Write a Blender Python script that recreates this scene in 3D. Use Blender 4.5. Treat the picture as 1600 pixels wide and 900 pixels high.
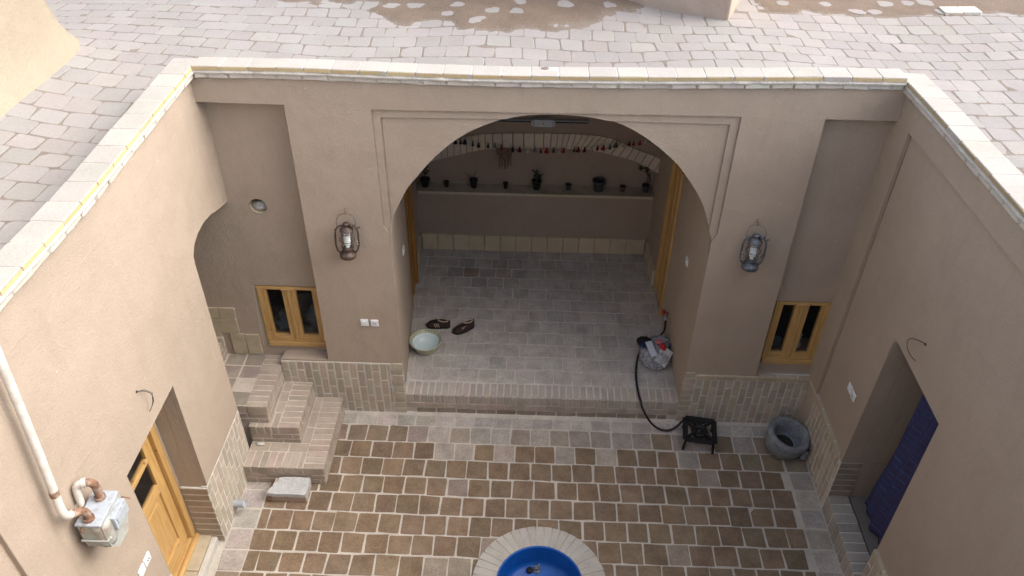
import bpy, bmesh, math, random
from mathutils import Vector, Matrix, noise
from mathutils.geometry import tessellate_polygon
random.seed(7)
R = math.radians
scene = bpy.context.scene
for o in list(bpy.data.objects): bpy.data.objects.remove(o)

# ------------------------------------------------------------------ camera
cam = bpy.data.cameras.new('camera'); camo = bpy.data.objects.new('camera', cam)
scene.collection.objects.link(camo); scene.camera = camo
cam.sensor_width = 36.0; cam.lens = 36.0 * 1240.03 / 1600.0
cam.clip_start = 0.05; cam.clip_end = 1000
a, b, c = -0.02140648, 0.66704402, 0.01464087
fw = Vector((math.sin(a) * math.cos(b), math.cos(a) * math.cos(b), -math.sin(b)))
rt = Vector((math.cos(a), -math.sin(a), 0)); up = rt.cross(fw)
r2 = rt * math.cos(c) + up * math.sin(c); u2 = -rt * math.sin(c) + up * math.cos(c)
camo.matrix_world = Matrix(((r2.x, u2.x, -fw.x, 0), (r2.y, u2.y, -fw.y, -5.875), (r2.z, u2.z, -fw.z, 6.4), (0, 0, 0, 1)))

# ------------------------------------------------------------------ light
SUN_DIR = Vector((1.0, 0.02, 1.0)).normalized()      # towards the sun: from the right, low and veiled
world = bpy.data.worlds.new('World'); scene.world = world; world.use_nodes = True
nt = world.node_tree; bg = nt.nodes['Background']
sky = nt.nodes.new('ShaderNodeTexSky'); sky.sky_type = 'NISHITA'; sky.sun_disc = False
sky.sun_elevation = math.asin(SUN_DIR.z); sky.sun_rotation = math.atan2(SUN_DIR.x, SUN_DIR.y)
sky.air_density = 1.0; sky.dust_density = 4.0; sky.ozone_density = 1.0
hs = nt.nodes.new('ShaderNodeHueSaturation'); hs.inputs['Saturation'].default_value = .50     # thin white haze over the blue
nt.links.new(sky.outputs[0], hs.inputs['Color']); nt.links.new(hs.outputs[0], bg.inputs[0]); bg.inputs[1].default_value = 0.15
sl = bpy.data.lights.new('sun', 'SUN'); sl.energy = 0.75; sl.angle = R(70); sl.color = (1.0, 0.79, 0.56)
so = bpy.data.objects.new('sun', sl); scene.collection.objects.link(so)
so.rotation_euler = SUN_DIR.to_track_quat('Z', 'Y').to_euler()
scene.view_settings.view_transform = 'Standard'; scene.view_settings.look = 'None'
scene.cycles.diffuse_bounces = 8; scene.cycles.max_bounces = 12
scene.view_settings.exposure = 1.52; scene.view_settings.gamma = 1

# ------------------------------------------------------------------ materials
def mat(name, col, rough=0.85, attr=False, var=0.12, vscale=2.0, fine=60.0, bump=0.3, bdist=0.004, bscale=90.0,
        bevel=0.0, metal=0.0, spec=0.3, stain=None, stain_scale=1.2, stain_amt=0.5, speck=None, wave=0.0, coat=0.0, straw=False, patchcol=None):
    m = bpy.data.materials.new(name); m.use_nodes = True
    t = m.node_tree; N = t.nodes; L = t.links; p = N['Principled BSDF']
    p.inputs['Roughness'].default_value = rough; p.inputs['Metallic'].default_value = metal
    p.inputs['Specular IOR Level'].default_value = spec; p.inputs['Coat Weight'].default_value = coat
    geo = N.new('ShaderNodeTexCoord'); pos = geo.outputs['Object']
    if attr:
        at = N.new('ShaderNodeAttribute'); at.attribute_name = 'Col'; base = at.outputs['Color']
    else:
        rg = N.new('ShaderNodeRGB'); rg.outputs[0].default_value = (*col, 1); base = rg.outputs[0]
    def noi(scale, detail=6, rough_=0.6):
        n = N.new('ShaderNodeTexNoise'); n.inputs['Scale'].default_value = scale
        n.inputs['Detail'].default_value = detail; n.inputs['Roughness'].default_value = rough_
        L.new(pos, n.inputs['Vector']); return n.outputs['Fac']
    def maprange(v, a0, a1, b0, b1):
        q = N.new('ShaderNodeMapRange'); q.inputs[1].default_value = a0; q.inputs[2].default_value = a1
        q.inputs[3].default_value = b0; q.inputs[4].default_value = b1; L.new(v, q.inputs[0]); return q.outputs[0]
    def mult(x, y):
        q = N.new('ShaderNodeMath'); q.operation = 'MULTIPLY'; L.new(x, q.inputs[0]); L.new(y, q.inputs[1]); return q.outputs[0]
    f = mult(maprange(noi(vscale), .3, .7, 1 - var, 1 + var), maprange(noi(fine, 4), .3, .7, 1 - var * .9, 1 + var * .9))
    vm = N.new('ShaderNodeVectorMath'); vm.operation = 'SCALE'; L.new(base, vm.inputs[0]); L.new(f, vm.inputs['Scale'])
    cur = vm.outputs[0]
    def mix(fac, c2):
        q = N.new('ShaderNodeMix'); q.data_type = 'RGBA'; L.new(fac, q.inputs[0]); L.new(cur, q.inputs[6])
        q.inputs[7].default_value = (*c2, 1); return q.outputs[2]
    if stain:
        cur = mix(maprange(noi(stain_scale, 8, .65), .48, .68, 0, stain_amt), stain)
    if speck:
        cur = mix(maprange(noi(140, 2), .66, .74, 0, .6), speck)
    if straw:   # little pits and straw marks in the mud plaster
        v = N.new('ShaderNodeTexVoronoi'); v.inputs['Scale'].default_value = 13; v.inputs['Randomness'].default_value = 1
        L.new(pos, v.inputs['Vector']); cur = mix(maprange(v.outputs['Distance'], .035, .075, .45, 0), (col[0] * .45, col[1] * .42, col[2] * .4))
        v2 = N.new('ShaderNodeTexVoronoi'); v2.inputs['Scale'].default_value = 5.3; L.new(pos, v2.inputs['Vector'])
        cur = mix(maprange(v2.outputs['Distance'], .02, .04, .7, 0), (.6, .56, .5))
        wv = N.new('ShaderNodeTexNoise'); wv.inputs['Scale'].default_value = 4.5; wv.inputs['Detail'].default_value = 9; wv.inputs['Roughness'].default_value = .75; wv.inputs['Distortion'].default_value = .8
        mpw = N.new('ShaderNodeMapping'); mpw.inputs['Scale'].default_value = (1, 1, .28); L.new(pos, mpw.inputs[0]); L.new(mpw.outputs[0], wv.inputs['Vector'])
        cur = mix(maprange(wv.outputs['Fac'], .50, .72, 0, .22), (col[0] * .72, col[1] * .68, col[2] * .66))
    L.new(cur, p.inputs['Base Color'])
    h = noi(bscale, 5, .65)
    bp = N.new('ShaderNodeBump'); bp.inputs['Strength'].default_value = bump; bp.inputs['Distance'].default_value = bdist
    L.new(h, bp.inputs['Height'])
    last = bp
    if wave:
        b2 = N.new('ShaderNodeBump'); b2.inputs['Strength'].default_value = 1.0; b2.inputs['Distance'].default_value = wave
        L.new(noi(3.2, 3, .5), b2.inputs['Height']); L.new(b2.outputs[0], bp.inputs['Normal']); last = b2
    if bevel:
        bv = N.new('ShaderNodeBevel'); bv.samples = 3; bv.inputs['Radius'].default_value = bevel
        L.new(bv.outputs[0], last.inputs['Normal'])
    L.new(bp.outputs[0], p.inputs['Normal'])
    return m

def wood(name, c1, c2, axis='Z'):
    m = bpy.data.materials.new(name); m.use_nodes = True
    t = m.node_tree; N = t.nodes; L = t.links; p = N['Principled BSDF']; p.inputs['Roughness'].default_value = .42
    tc = N.new('ShaderNodeTexCoord'); mp = N.new('ShaderNodeMapping')
    mp.inputs['Scale'].default_value = {'Z': (14, 14, 1.0), 'X': (1.0, 14, 14), 'Y': (14, 1.0, 14)}[axis]
    L.new(tc.outputs['Object'], mp.inputs[0])
    n = N.new('ShaderNodeTexNoise'); n.inputs['Scale'].default_value = 2.2; n.inputs['Detail'].default_value = 7; n.inputs['Distortion'].default_value = 1.6
    L.new(mp.outputs[0], n.inputs['Vector'])
    r = N.new('ShaderNodeValToRGB'); r.color_ramp.elements[0].position = .33; r.color_ramp.elements[1].position = .66
    r.color_ramp.elements[0].color = (*c2, 1); r.color_ramp.elements[1].color = (*c1, 1)
    L.new(n.outputs['Fac'], r.inputs[0])
    v = N.new('ShaderNodeTexVoronoi'); v.inputs['Scale'].default_value = 5.5; L.new(tc.outputs['Object'], v.inputs['Vector'])
    q = N.new('ShaderNodeMapRange'); q.inputs[1].default_value = .04; q.inputs[2].default_value = .09; q.inputs[3].default_value = .75; q.inputs[4].default_value = 0
    L.new(v.outputs['Distance'], q.inputs[0])
    mx = N.new('ShaderNodeMix'); mx.data_type = 'RGBA'; L.new(q.outputs[0], mx.inputs[0]); L.new(r.outputs[0], mx.inputs[6]); mx.inputs[7].default_value = (.13, .055, .015, 1)
    L.new(mx.outputs[2], p.inputs['Base Color'])
    bp = N.new('ShaderNodeBump'); bp.inputs['Strength'].default_value = .25; bp.inputs['Distance'].default_value = .002
    L.new(n.outputs['Fac'], bp.inputs['Height']); L.new(bp.outputs[0], p.inputs['Normal'])
    return m

PL = (.392, .328, .268)
M = {}
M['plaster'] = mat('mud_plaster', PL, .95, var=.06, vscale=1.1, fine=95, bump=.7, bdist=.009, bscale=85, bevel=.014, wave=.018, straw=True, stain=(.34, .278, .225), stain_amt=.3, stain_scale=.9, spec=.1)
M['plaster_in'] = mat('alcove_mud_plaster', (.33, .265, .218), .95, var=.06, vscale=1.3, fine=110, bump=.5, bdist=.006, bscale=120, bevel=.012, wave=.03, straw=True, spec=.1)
M['sunlit_straw_plaster'] = mat('sunlit_straw_plaster', (.335, .29, .225), .95, var=.05, vscale=1.0, fine=70, bump=.8, bdist=.012, bscale=60, wave=.03, straw=True, spec=.1)  # warm sunlight on the turret is put into this yellower colour
M['mortar'] = mat('mortar', (.46, .43, .385), .95, var=.14, vscale=6, fine=70, bump=.8, bdist=.008, bscale=60, spec=.1)
M['dado_mortar'] = mat('pale_dado_mortar', (.54, .525, .49), .95, var=.12, vscale=6, fine=70, bump=.8, bdist=.008, bscale=60, spec=.1)
M['brick'] = mat('brick', (1, 1, 1), .9, attr=True, var=.11, vscale=7, fine=75, bump=.7, bdist=.006, bscale=55, stain=(.42, .38, .33), stain_scale=3.5, stain_amt=.35, speck=(.5, .47, .42), spec=.15)
M['tile'] = mat('paving_tile', (1, 1, 1), .82, attr=True, var=.20, vscale=6, fine=50, bump=.6, bdist=.007, bscale=32, stain=(.30, .25, .20), stain_scale=3.4, stain_amt=.28, speck=(.42, .37, .32), spec=.2)
M['rooftile'] = mat('roof_tile', (1, 1, 1), .9, attr=True, var=.06, vscale=2, fine=45, bump=.6, bdist=.007, bscale=30, spec=.1)
M['roofmud'] = mat('roof_mud', (1, 1, 1), .95, attr=True, var=.12, vscale=3, fine=40, bump=.9, bdist=.01, bscale=45, spec=.1, speck=(.5, .42, .34))
M['coping'] = mat('coping_brick', (1, 1, 1), .9, attr=True, var=.06, vscale=4, fine=60, bump=.6, bdist=.006, bscale=60, spec=.1)
M['limewhite'] = mat('white_mortar', (.50, .485, .45), .9, var=.08, vscale=8, fine=60, bump=.9, bdist=.012, bscale=35, spec=.1)
M['wood'] = wood('varnished_pine', (.52, .34, .135), (.40, .235, .08), 'Z')
M['woodx'] = wood('varnished_pine_rail', (.54, .36, .15), (.42, .25, .09), 'X')
M['woody'] = wood('varnished_pine_cross', (.54, .36, .15), (.42, .25, .09), 'Y')
M['woodd'] = wood('dark_pine', (.36, .185, .05), (.20, .09, .02), 'Z')
M['dark'] = mat('unlit_black', (.02, .018, .016), .9)  # near-black colour stands in for the darkness of unlit hollows
M['white_pl'] = mat('white_plastic', (.72, .76, .80), .35, var=.02, bump=.0, spec=.5)
M['grey_pl'] = mat('grey_pvc', (.36, .40, .44), .45, var=.1, bump=.1)
M['pvc_dark'] = mat('dark_grey_pvc', (.17, .19, .22), .5, var=.1, bump=.1)  # darker than the other pvc, for the stub behind the mortar
M['blackmetal'] = mat('black_iron', (.018, .018, .020), .55, var=.3, vscale=20, bump=.6, metal=.4, bscale=70, speck=(.05, .04, .035))
M['rubber'] = mat('black_rubber', (.012, .012, .014), .4, var=.1, bump=.1)
M['rustlamp'] = mat('rusty_tin', (.10, .075, .065), .55, metal=.5, var=.35, vscale=25, bump=.5, speck=(.25, .13, .07))
M['greylamp'] = mat('grey_tin', (.12, .135, .16), .5, metal=.5, var=.3, vscale=25, bump=.5, speck=(.2, .15, .1))
M['pale_tin'] = mat('pale_tin', (.45, .47, .48), .4, metal=.4, var=.2, vscale=30, bump=.2)
M['cfl'] = mat('white_lamp_glass', (.80, .86, .86), .25, var=.01, bump=0, spec=.6)
M['stone'] = mat('grey_stone', (.20, .22, .245), .9, var=.3, vscale=9, fine=60, bump=1.0, bdist=.02, bscale=38, speck=(.26, .28, .30))
M['stonedark'] = mat('dark_stone_bottom', (.035, .03, .028), .95, var=.3, bump=.6)  # much darker than the stone, for the bottom of the hollow
M['blue'] = mat('blue_pool_paint', (.003, .08, .36), .45, stain=(.02, .13, .42), stain_scale=5, stain_amt=.5, var=.12, vscale=4, fine=30, bump=.3, bdist=.006, bscale=30, spec=.4, speck=(.01, .09, .5))
M['bluegrey_cloth'] = mat('blue_grey_cloth', (.09, .13, .16), .9, var=.2, vscale=12, bump=.8, bdist=.01, bscale=60)
M['red'] = mat('red_plastic', (.45, .03, .03), .4, var=.1, bump=.1)
M['pink'] = mat('pink_plastic', (.5, .18, .2), .4, var=.1, bump=.1)
M['navy'] = mat('navy_plastic', (.02, .035, .12), .4, var=.1, bump=.1)
M['paper'] = mat('white_carton', (.55, .56, .57), .6, var=.06, bump=.1)
M['white_cloth'] = mat('white_packet', (.52, .58, .66), .5, var=.08, bump=.3)
M['black_cloth'] = mat('black_cloth', (.010, .010, .012), .8, var=.2, bump=.6, bscale=80)
M['shoe'] = mat('brown_black_shoe_cloth', (.045, .028, .023), .8, var=.2, bump=.7, bscale=120)
M['sole'] = mat('dark_rubber_sole', (.018, .015, .015), .7, var=.1, bump=.3)
M['beige'] = mat('beige_trim', (.45, .36, .28), .8, var=.05, bump=.2)
M['bowl_rim'] = mat('cream_bowl_rim', (.42, .42, .30), .35, var=.05, bump=.02, spec=.5)
M['bowl_mark'] = mat('grey_green_bowl_pattern', (.20, .24, .17), .4, var=.1, bump=0)
M['bowl_in'] = mat('pale_blue_bowl_inside', (.66, .76, .77), .25, var=.03, bump=.02, spec=.5)
M['pot_black'] = mat('black_flower_pot', (.016, .019, .022), .5, var=.15, bump=.1)
M['pot_grey'] = mat('grey_flower_pot', (.055, .065, .078), .5, var=.15, bump=.1)
M['pot_brown'] = mat('clay_flower_pot', (.14, .085, .062), .8, var=.15, bump=.3)
M['soil'] = mat('potting_soil', (.03, .022, .017), 1, var=.3, bump=1, bdist=.01)
M['leaf'] = mat('green_leaf', (.035, .055, .025), .6, var=.3, vscale=20, bump=.1)
M['stem'] = mat('plant_stem', (.07, .06, .03), .8, var=.2, bump=.2)
M['greypaint'] = mat('grey_meter_paint', (.34, .36, .34), .5, var=.08, vscale=10, bump=.3, bscale=50, stain=(.24, .15, .09), stain_scale=7, stain_amt=.55, spec=.4)
M['meter_top'] = mat('pale_blue_meter_paint', (.37, .42, .48), .5, var=.08, vscale=10, bump=.2, stain=(.16, .13, .11), stain_scale=16, stain_amt=.7, spec=.4)
M['pipe_white'] = mat('white_pipe_paint', (.58, .57, .54), .4, var=.05, vscale=8, bump=.1, stain=(.30, .17, .09), stain_scale=9, stain_amt=.35, spec=.5)
M['rust'] = mat('rusty_pipe', (.20, .115, .075), .85, var=.3, vscale=18, bump=.8, stain=(.5, .46, .4), stain_scale=16, stain_amt=.6)
M['foil'] = mat('crumpled_foil', (.55, .55, .54), .4, metal=.5, var=.3, vscale=30, bump=1, bdist=.02, bscale=35)
M['wire'] = mat('dark_wire', (.03, .03, .035), .5)
M['grey_block'] = mat('grey_cement', (.44, .45, .46), .95, var=.14, vscale=12, fine=60, bump=1, bdist=.012, bscale=50)
M['concrete'] = mat('concrete_sill', (.17, .16, .15), .9, var=.12, bump=.6)
M['cream'] = mat('cream_stone', (.40, .345, .25), .88, var=.10, vscale=5, fine=60, bump=.6, bdist=.006, bscale=45, stain=(.29, .25, .19), stain_scale=4, stain_amt=.4, attr=False)
def cloth_stripe():
    m = bpy.data.materials.new('striped_blue_cloth'); m.use_nodes = True; t = m.node_tree; N = t.nodes; L = t.links; p = N['Principled BSDF']
    p.inputs['Roughness'].default_value = .95; p.inputs['Specular IOR Level'].default_value = .1
    tc = N.new('ShaderNodeTexCoord'); mp = N.new('ShaderNodeMapping'); mp.inputs['Scale'].default_value = (0.01, 0.6, 26)
    L.new(tc.outputs['Object'], mp.inputs[0])
    n = N.new('ShaderNodeTexNoise'); n.inputs['Scale'].default_value = 2.0; n.inputs['Detail'].default_value = 4; n.inputs['Roughness'].default_value = .7
    L.new(mp.outputs[0], n.inputs[0]); r = N.new('ShaderNodeValToRGB'); e = r.color_ramp.elements
    e[0].position = .30; e[0].color = (.04, .045, .10, 1); e[1].position = .70; e[1].color = (.09, .14, .30, 1)
    for pos, cc in ((.42, (.04, .055, .15)), (.50, (.06, .04, .075)), (.55, (.04, .06, .17)), (.62, (.06, .095, .22))):
        q = e.new(pos); q.color = (*cc, 1)
    L.new(n.outputs[0], r.inputs[0]); L.new(r.outputs[0], p.inputs['Base Color'])
    bp = N.new('ShaderNodeBump'); bp.inputs['Strength'].default_value = .6; bp.inputs['Distance'].default_value = .006
    L.new(n.outputs[0], bp.inputs['Height']); L.new(bp.outputs[0], p.inputs['Normal']); return m
M['cloth'] = cloth_stripe()
def glassy(name, tint=(1, 1, 1), f=.35, rough=.03, opaque=0.0):
    m = bpy.data.materials.new(name); m.use_nodes = True; t = m.node_tree; N = t.nodes; L = t.links
    out = N['Material Output']; p = N['Principled BSDF']; p.inputs['Base Color'].default_value = (*tint, 1); p.inputs['Roughness'].default_value = rough
    p.inputs['Specular IOR Level'].default_value = .5
    tr = N.new('ShaderNodeBsdfTransparent'); mx = N.new('ShaderNodeMixShader')
    if opaque:
        n = N.new('ShaderNodeTexNoise'); n.inputs['Scale'].default_value = 14; n.inputs['Detail'].default_value = 6
        tc = N.new('ShaderNodeTexCoord'); L.new(tc.outputs['Object'], n.inputs[0])
        q = N.new('ShaderNodeMapRange'); q.inputs[1].default_value = .35; q.inputs[2].default_value = .65; q.inputs[3].default_value = opaque * .35; q.inputs[4].default_value = opaque
        L.new(n.outputs[0], q.inputs[0]); L.new(q.outputs[0], mx.inputs[0])
        bp = N.new('ShaderNodeBump'); bp.inputs['Strength'].default_value = 1; bp.inputs['Distance'].default_value = .03; L.new(n.outputs[0], bp.inputs['Height']); L.new(bp.outputs[0], p.inputs['Normal'])
    else: mx.inputs[0].default_value = f
    L.new(tr.outputs[0], mx.inputs[1]); L.new(p.outputs[0], mx.inputs[2]); L.new(mx.outputs[0], out.inputs[0]); return m
M['glass'] = glassy('window_glass', (.015, .017, .02), .22, .04)
M['lampglass'] = glassy('lantern_glass', (.3, .3, .3), .16, .05)
M['bagplastic'] = glassy('clear_plastic_bag', (.45, .47, .53), rough=.22, opaque=.62)

# ------------------------------------------------------------------ mesh helpers
def link(o): scene.collection.objects.link(o); return o
class G:
    def __init__(s): s.v = []; s.f = []; s.c = []; s.sm = []
    def add(s, vs, fs, col=(1, 1, 1), smooth=False):
        n = len(s.v); s.v += [tuple(v) for v in vs]
        for f in fs: s.f.append(tuple(i + n for i in f)); s.c.append(col); s.sm.append(smooth)
    def box(s, p0, p1, col=(1, 1, 1), rot=0, piv=None, jit=0):
        x0, y0, z0 = p0; x1, y1, z1 = p1
        vs = [Vector(q) for q in ((x0,y0,z0),(x1,y0,z0),(x1,y1,z0),(x0,y1,z0),(x0,y0,z1),(x1,y0,z1),(x1,y1,z1),(x0,y1,z1))]
        if jit: vs = [v + Vector((random.uniform(-jit, jit), random.uniform(-jit, jit), random.uniform(-jit, jit))) for v in vs]
        if rot:
            pv = Vector(piv) if piv else Vector(((x0+x1)/2, (y0+y1)/2, 0)); m = Matrix.Rotation(rot, 3, 'Z'); vs = [m @ (v - pv) + pv for v in vs]
        s.add(vs, [(0,3,2,1),(4,5,6,7),(0,1,5,4),(1,2,6,5),(2,3,7,6),(3,0,4,7)], col)
    def tube(s, pts, r, n=8, col=(1,1,1), caps=True, closed=False):
        pts = [Vector(p) for p in pts]; rs = r if isinstance(r, (list, tuple)) else [r] * len(pts)
        N = len(pts); rings = []; prev = None
        for i, p in enumerate(pts):
            if closed: d = (pts[(i+1) % N] - pts[i-1]).normalized()
            else: d = (pts[min(i+1, N-1)] - pts[max(i-1, 0)]).normalized()
            if prev is None:
                x = Vector((0,0,1)).cross(d)
                if x.length < .1: x = Vector((1,0,0)).cross(d)
            else: x = prev - d * prev.dot(d)
            x.normalize(); prev = x; y = d.cross(x)
            rings.append([p + (x * math.cos(t) + y * math.sin(t)) * rs[i] for t in [2*math.pi*k/n for k in range(n)]])
        vs = [v for rg in rings for v in rg]; fs = []
        for i in range(N if closed else N - 1):
            j = (i + 1) % N
            for k in range(n): fs.append((i*n+k, i*n+(k+1) % n, j*n+(k+1) % n, j*n+k))
        s.add(vs, fs, col, True)
        if caps and not closed: s.add(rings[0], [tuple(reversed(range(n)))], col); s.add(rings[-1], [tuple(range(n))], col)
    def lathe(s, prof, origin=(0,0,0), n=24, col=(1,1,1), M3=None, wob=0, smooth=True, sc=(1,1)):
        O = Vector(origin); vs = []
        for i, (r, z) in enumerate(prof):
            for k in range(n):
                t = 2*math.pi*k/n; w = 1 + wob * noise.noise(Vector((math.cos(t)*1.5, math.sin(t)*1.5, z*6 + O.x)))
                v = Vector((r*w*math.cos(t)*sc[0], r*w*math.sin(t)*sc[1], z))
                vs.append(O + (M3 @ v if M3 else v))
        fs = []
        for i in range(len(prof)-1):
            for k in range(n): fs.append((i*n+k, i*n+(k+1) % n, (i+1)*n+(k+1) % n, (i+1)*n+k))
        s.add(vs, fs, col, smooth)
    def slab(s, outer, holes, f0, f1, col=(1,1,1)):
        """flat plate with holes; outer/holes are 2-D loops, f0/f1 map (u,v) to the two faces"""
        loops = [outer] + holes
        tri = tessellate_polygon([[Vector((u, v, 0)) for u, v in l] for l in loops])
        flat = [q for l in loops for q in l]
        s.add([f0(*q) for q in flat], [tuple(t) for t in tri], col)
        s.add([f1(*q) for q in flat], [tuple(reversed(t)) for t in tri], col)
        for l in loops:
            n = len(l)
            vs = [f0(*q) for q in l] + [f1(*q) for q in l]
            s.add(vs, [(k, (k+1) % n, n+(k+1) % n, n+k) for k in range(n)], col)
    def tile(s, F, u0, v0, u1, v1, h0, h1, col, rad=.012, jit=.004, bev=.006, cseg=2, tilt=.0):
        """a hand-made brick or paver: rounded corners, soft arris; F maps (u,v,h) to space"""
        w, h = u1-u0, v1-v0; pts = []
        cr = [rad * random.uniform(.4, 1.6) for _ in range(4)]
        cs = [(u0, v0, math.pi), (u1, v0, 1.5*math.pi), (u1, v1, 0), (u0, v1, .5*math.pi)]
        off = [(random.uniform(-jit, jit), random.uniform(-jit, jit)) for _ in range(4)]
        for i, (cx, cy, a0) in enumerate(cs):
            r = min(cr[i], w*.4, h*.4); sx = 1 if i in (0, 3) else -1; sy = 1 if i in (0, 1) else -1
            ox, oy = cx + sx*r + off[i][0], cy + sy*r + off[i][1]
            for k in range(cseg + 1):
                t = a0 + .5*math.pi*k/cseg
                pts.append((ox + r*math.cos(t) + random.uniform(-jit, jit)*.25, oy + r*math.sin(t) + random.uniform(-jit, jit)*.25))
        cx, cy = (u0+u1)/2, (v0+v1)/2; ta, tb = random.uniform(-tilt, tilt), random.uniform(-tilt, tilt)
        hh = lambda u, v: h1 + (u-cx)*ta + (v-cy)*tb
        n = len(pts)
        def ins(p, d):
            dx, dy = cx-p[0], cy-p[1]
            return (p[0] + max(-d, min(d, dx)), p[1] + max(-d, min(d, dy)))
        A = [F(p[0], p[1], h0) for p in pts]; B = [F(p[0], p[1], hh(*p) - bev) for p in pts]
        q = [ins(p, bev*.35) for p in pts]; C = [F(p[0], p[1], hh(*p) - bev*.3) for p in q]
        q2 = [ins(p, bev) for p in pts]; D = [F(p[0], p[1], hh(*p)) for p in q2]
        vs = A + B + C + D; fs = []
        for r in range(3):
            for k in range(n): fs.append((r*n+k, r*n+(k+1) % n, (r+1)*n+(k+1) % n, (r+1)*n+k))
        s.add(vs, fs, col, False); s.add(D, [tuple(range(n))], col)
    def blob(s, cen, rad, n=3, amp=.25, fr=3.0, col=(1,1,1), seed=0, sharp=False, flat=None):
        bm = bmesh.new(); bmesh.ops.create_icosphere(bm, subdivisions=n, radius=1); vs = []
        for v in bm.verts:
            d = v.co.normalized(); k = noise.fractal(d*fr + Vector((seed*3.1, seed, 0)), 1, 2, 4)
            if sharp: k = (noise.ridged_multi_fractal(d*fr + Vector((seed, 0, seed*2)), 1, 2, 4, 1, 2) - .9)*.6
            q = Vector((d.x*rad[0], d.y*rad[1], d.z*rad[2])) * (1 + amp*k) + Vector(cen)
            if flat is not None: q.z = max(q.z, flat)
            vs.append(q)
        s.add(vs, [tuple(v.index for v in f.verts) for f in bm.faces], col, True); bm.free()
    def build(s, name, m, parent=None, bevel=0, recalc=True):
        me = bpy.data.meshes.new(name); me.from_pydata(s.v, [], s.f); me.materials.append(m if not isinstance(m, str) else M[m])
        at = me.attributes.new('Col', 'FLOAT_COLOR', 'FACE')
        at.data.foreach_set('color', [x for c_ in s.c for x in (c_[0], c_[1], c_[2], 1)])
        me.polygons.foreach_set('use_smooth', s.sm)
        if recalc:
            bm = bmesh.new(); bm.from_mesh(me); bmesh.ops.recalc_face_normals(bm, faces=bm.faces); bm.to_mesh(me); bm.free()
        me.update(); o = link(bpy.data.objects.new(name, me))
        if parent:
            o.parent = parent; w = Matrix.Identity(4); q = parent
            while q: w = Matrix.Translation(q.location) @ w; q = q.parent
            o.location = -w.translation if not getattr(s, 'local', False) else Vector((0, 0, 0))
        if bevel:
            bv = o.modifiers.new('bevel', 'BEVEL'); bv.width = bevel; bv.segments = 2; bv.limit_method = 'ANGLE'; bv.angle_limit = R(40)
        return o
def empty(name, loc, label, cat, group=None):
    o = link(bpy.data.objects.new(name, None)); o.empty_display_size = .1; o.location = loc; tag(o, label, cat, group); return o
def tag(o, label=None, cat=None, group=None, kind=None):
    if label: o['label'] = label
    if cat: o['category'] = cat
    if group: o['group'] = group
    if kind: o['kind'] = kind
    return o
def jc(c_, v=.1, h=.03):
    k = 1 + random.uniform(-v, v); return tuple(max(0, x*k*(1 + random.uniform(-h, h))) for x in c_)
def lerp(a_, b_, t): return a_ + (b_-a_)*t
def sst(e0, e1, x):
    t = max(0, min(1, (x-e0)/(e1-e0))); return t*t*(3-2*t)

XL, XR = -2.70, 2.93         # inner faces of the side walls
FY = -5.30                   # front wall (under the camera)
PZ = 0.30                    # platform height
BEIGE = (.41, .36, .295); GREY = (.39, .36, .335); BROWN = (.182, .124, .078); WARM = (.42, .36, .27)

# ================================================================== SETTING
g = G(); g.add([(-300,-300,-.5),(300,-300,-.5),(300,300,-.5),(-300,300,-.5)], [(0,1,2,3)], (.3,.24,.18))
tag(g.build('ground', 'sunlit_straw_plaster'), kind='structure')

# --- courtyard paving
def rowy(x, k):     # joint line k, counted from the back, drifting a little as in a hand-laid floor
    return .055 - .2228*k - .024*(x+1.9)/4.2*min(1, k/2) + .008*noise.noise(Vector((x*1.1, k*3.7, 0)))
g = G(); g.slab([(XL-.3, FY), (XR+.3, FY), (XR+.3, .3), (XL-.3, .3)], [[(.197+.45*math.cos(t), -1.99+.45*math.sin(t)) for t in [math.pi*2*k/32 for k in range(32)]]],
                lambda u, v: (u, v, .0005), lambda u, v: (u, v, -.09))
paving = tag(g.build('courtyard_paving', 'mortar'), kind='structure')
g = G(); F = lambda u, v, h: (u, v, h)
POOL = (.197, -1.99)
for k in range(0, 24):
    pitch = .2122; x = XL + .235 + (0 if k % 2 else .105)*random.uniform(.7, 1.2); first = True
    cols = [(XL + .012, XL + .225, 1)]
    if k % 2 == 0: cols.append((XL + .24, x - .008, 2))
    while x < XR - .24:
        w = pitch*random.uniform(.95, 1.05); x1 = min(x + w, XR - .235)
        if x1 - x > .05: cols.append((x, x1 - .015, 0))
        x += w
    cols.append((XR - .222, XR - .012, 1))
    for (x0, x1, e) in cols:
        if x1 - x0 < .04: continue
        xm = (x0+x1)/2; ya = rowy(xm, k) - .0082; yb = rowy(xm, k+1) + .0082; ym = (ya+yb)/2
        if math.hypot(xm-POOL[0], ym-POOL[1]) < .50: continue
        # weathered pale along the walls, damp brown in the middle
        n1 = noise.noise(Vector((xm*1.6, ym*1.6, 4)))
        grey = 1.0 if k == 0 else 0.0
        if k == 1: grey = random.uniform(.45, .95) if (random.random() < .62 and (xm > -.9)) or random.random() < .35 else .1
        if k == 2: grey = .7 if random.random() < .18 + .25*(.6 < xm < 1.9) else 0
        if e == 1: grey = max(grey, random.choice((.95, .8, .6, 1)) if random.random() < .8 else .25)
        if k > 2 and not e and random.random() < .05: grey = .35
        if x0 > 2.2 and k in (1, 2): grey = random.choice((0, .2, .8))
        f = max(0, min(1, .5 + (xm+1)*.06 - (ym+1.6)*.02))
        br = [lerp(BROWN[i], (.178, .136, .097)[i], f) for i in range(3)]
        base = [lerp(br[i], GREY[i]*.95, grey) for i in range(3)]
        g.tile(F, x0, yb, x1, ya, -.02, .004 + random.uniform(-.002, .003), jc(base, .14, .03), rad=.010, jit=.006, bev=.005, tilt=.012)
        if 0 < k < 3 and .1 < grey < .95 or (grey == 0 and random.random() < .04):
            pass
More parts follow.
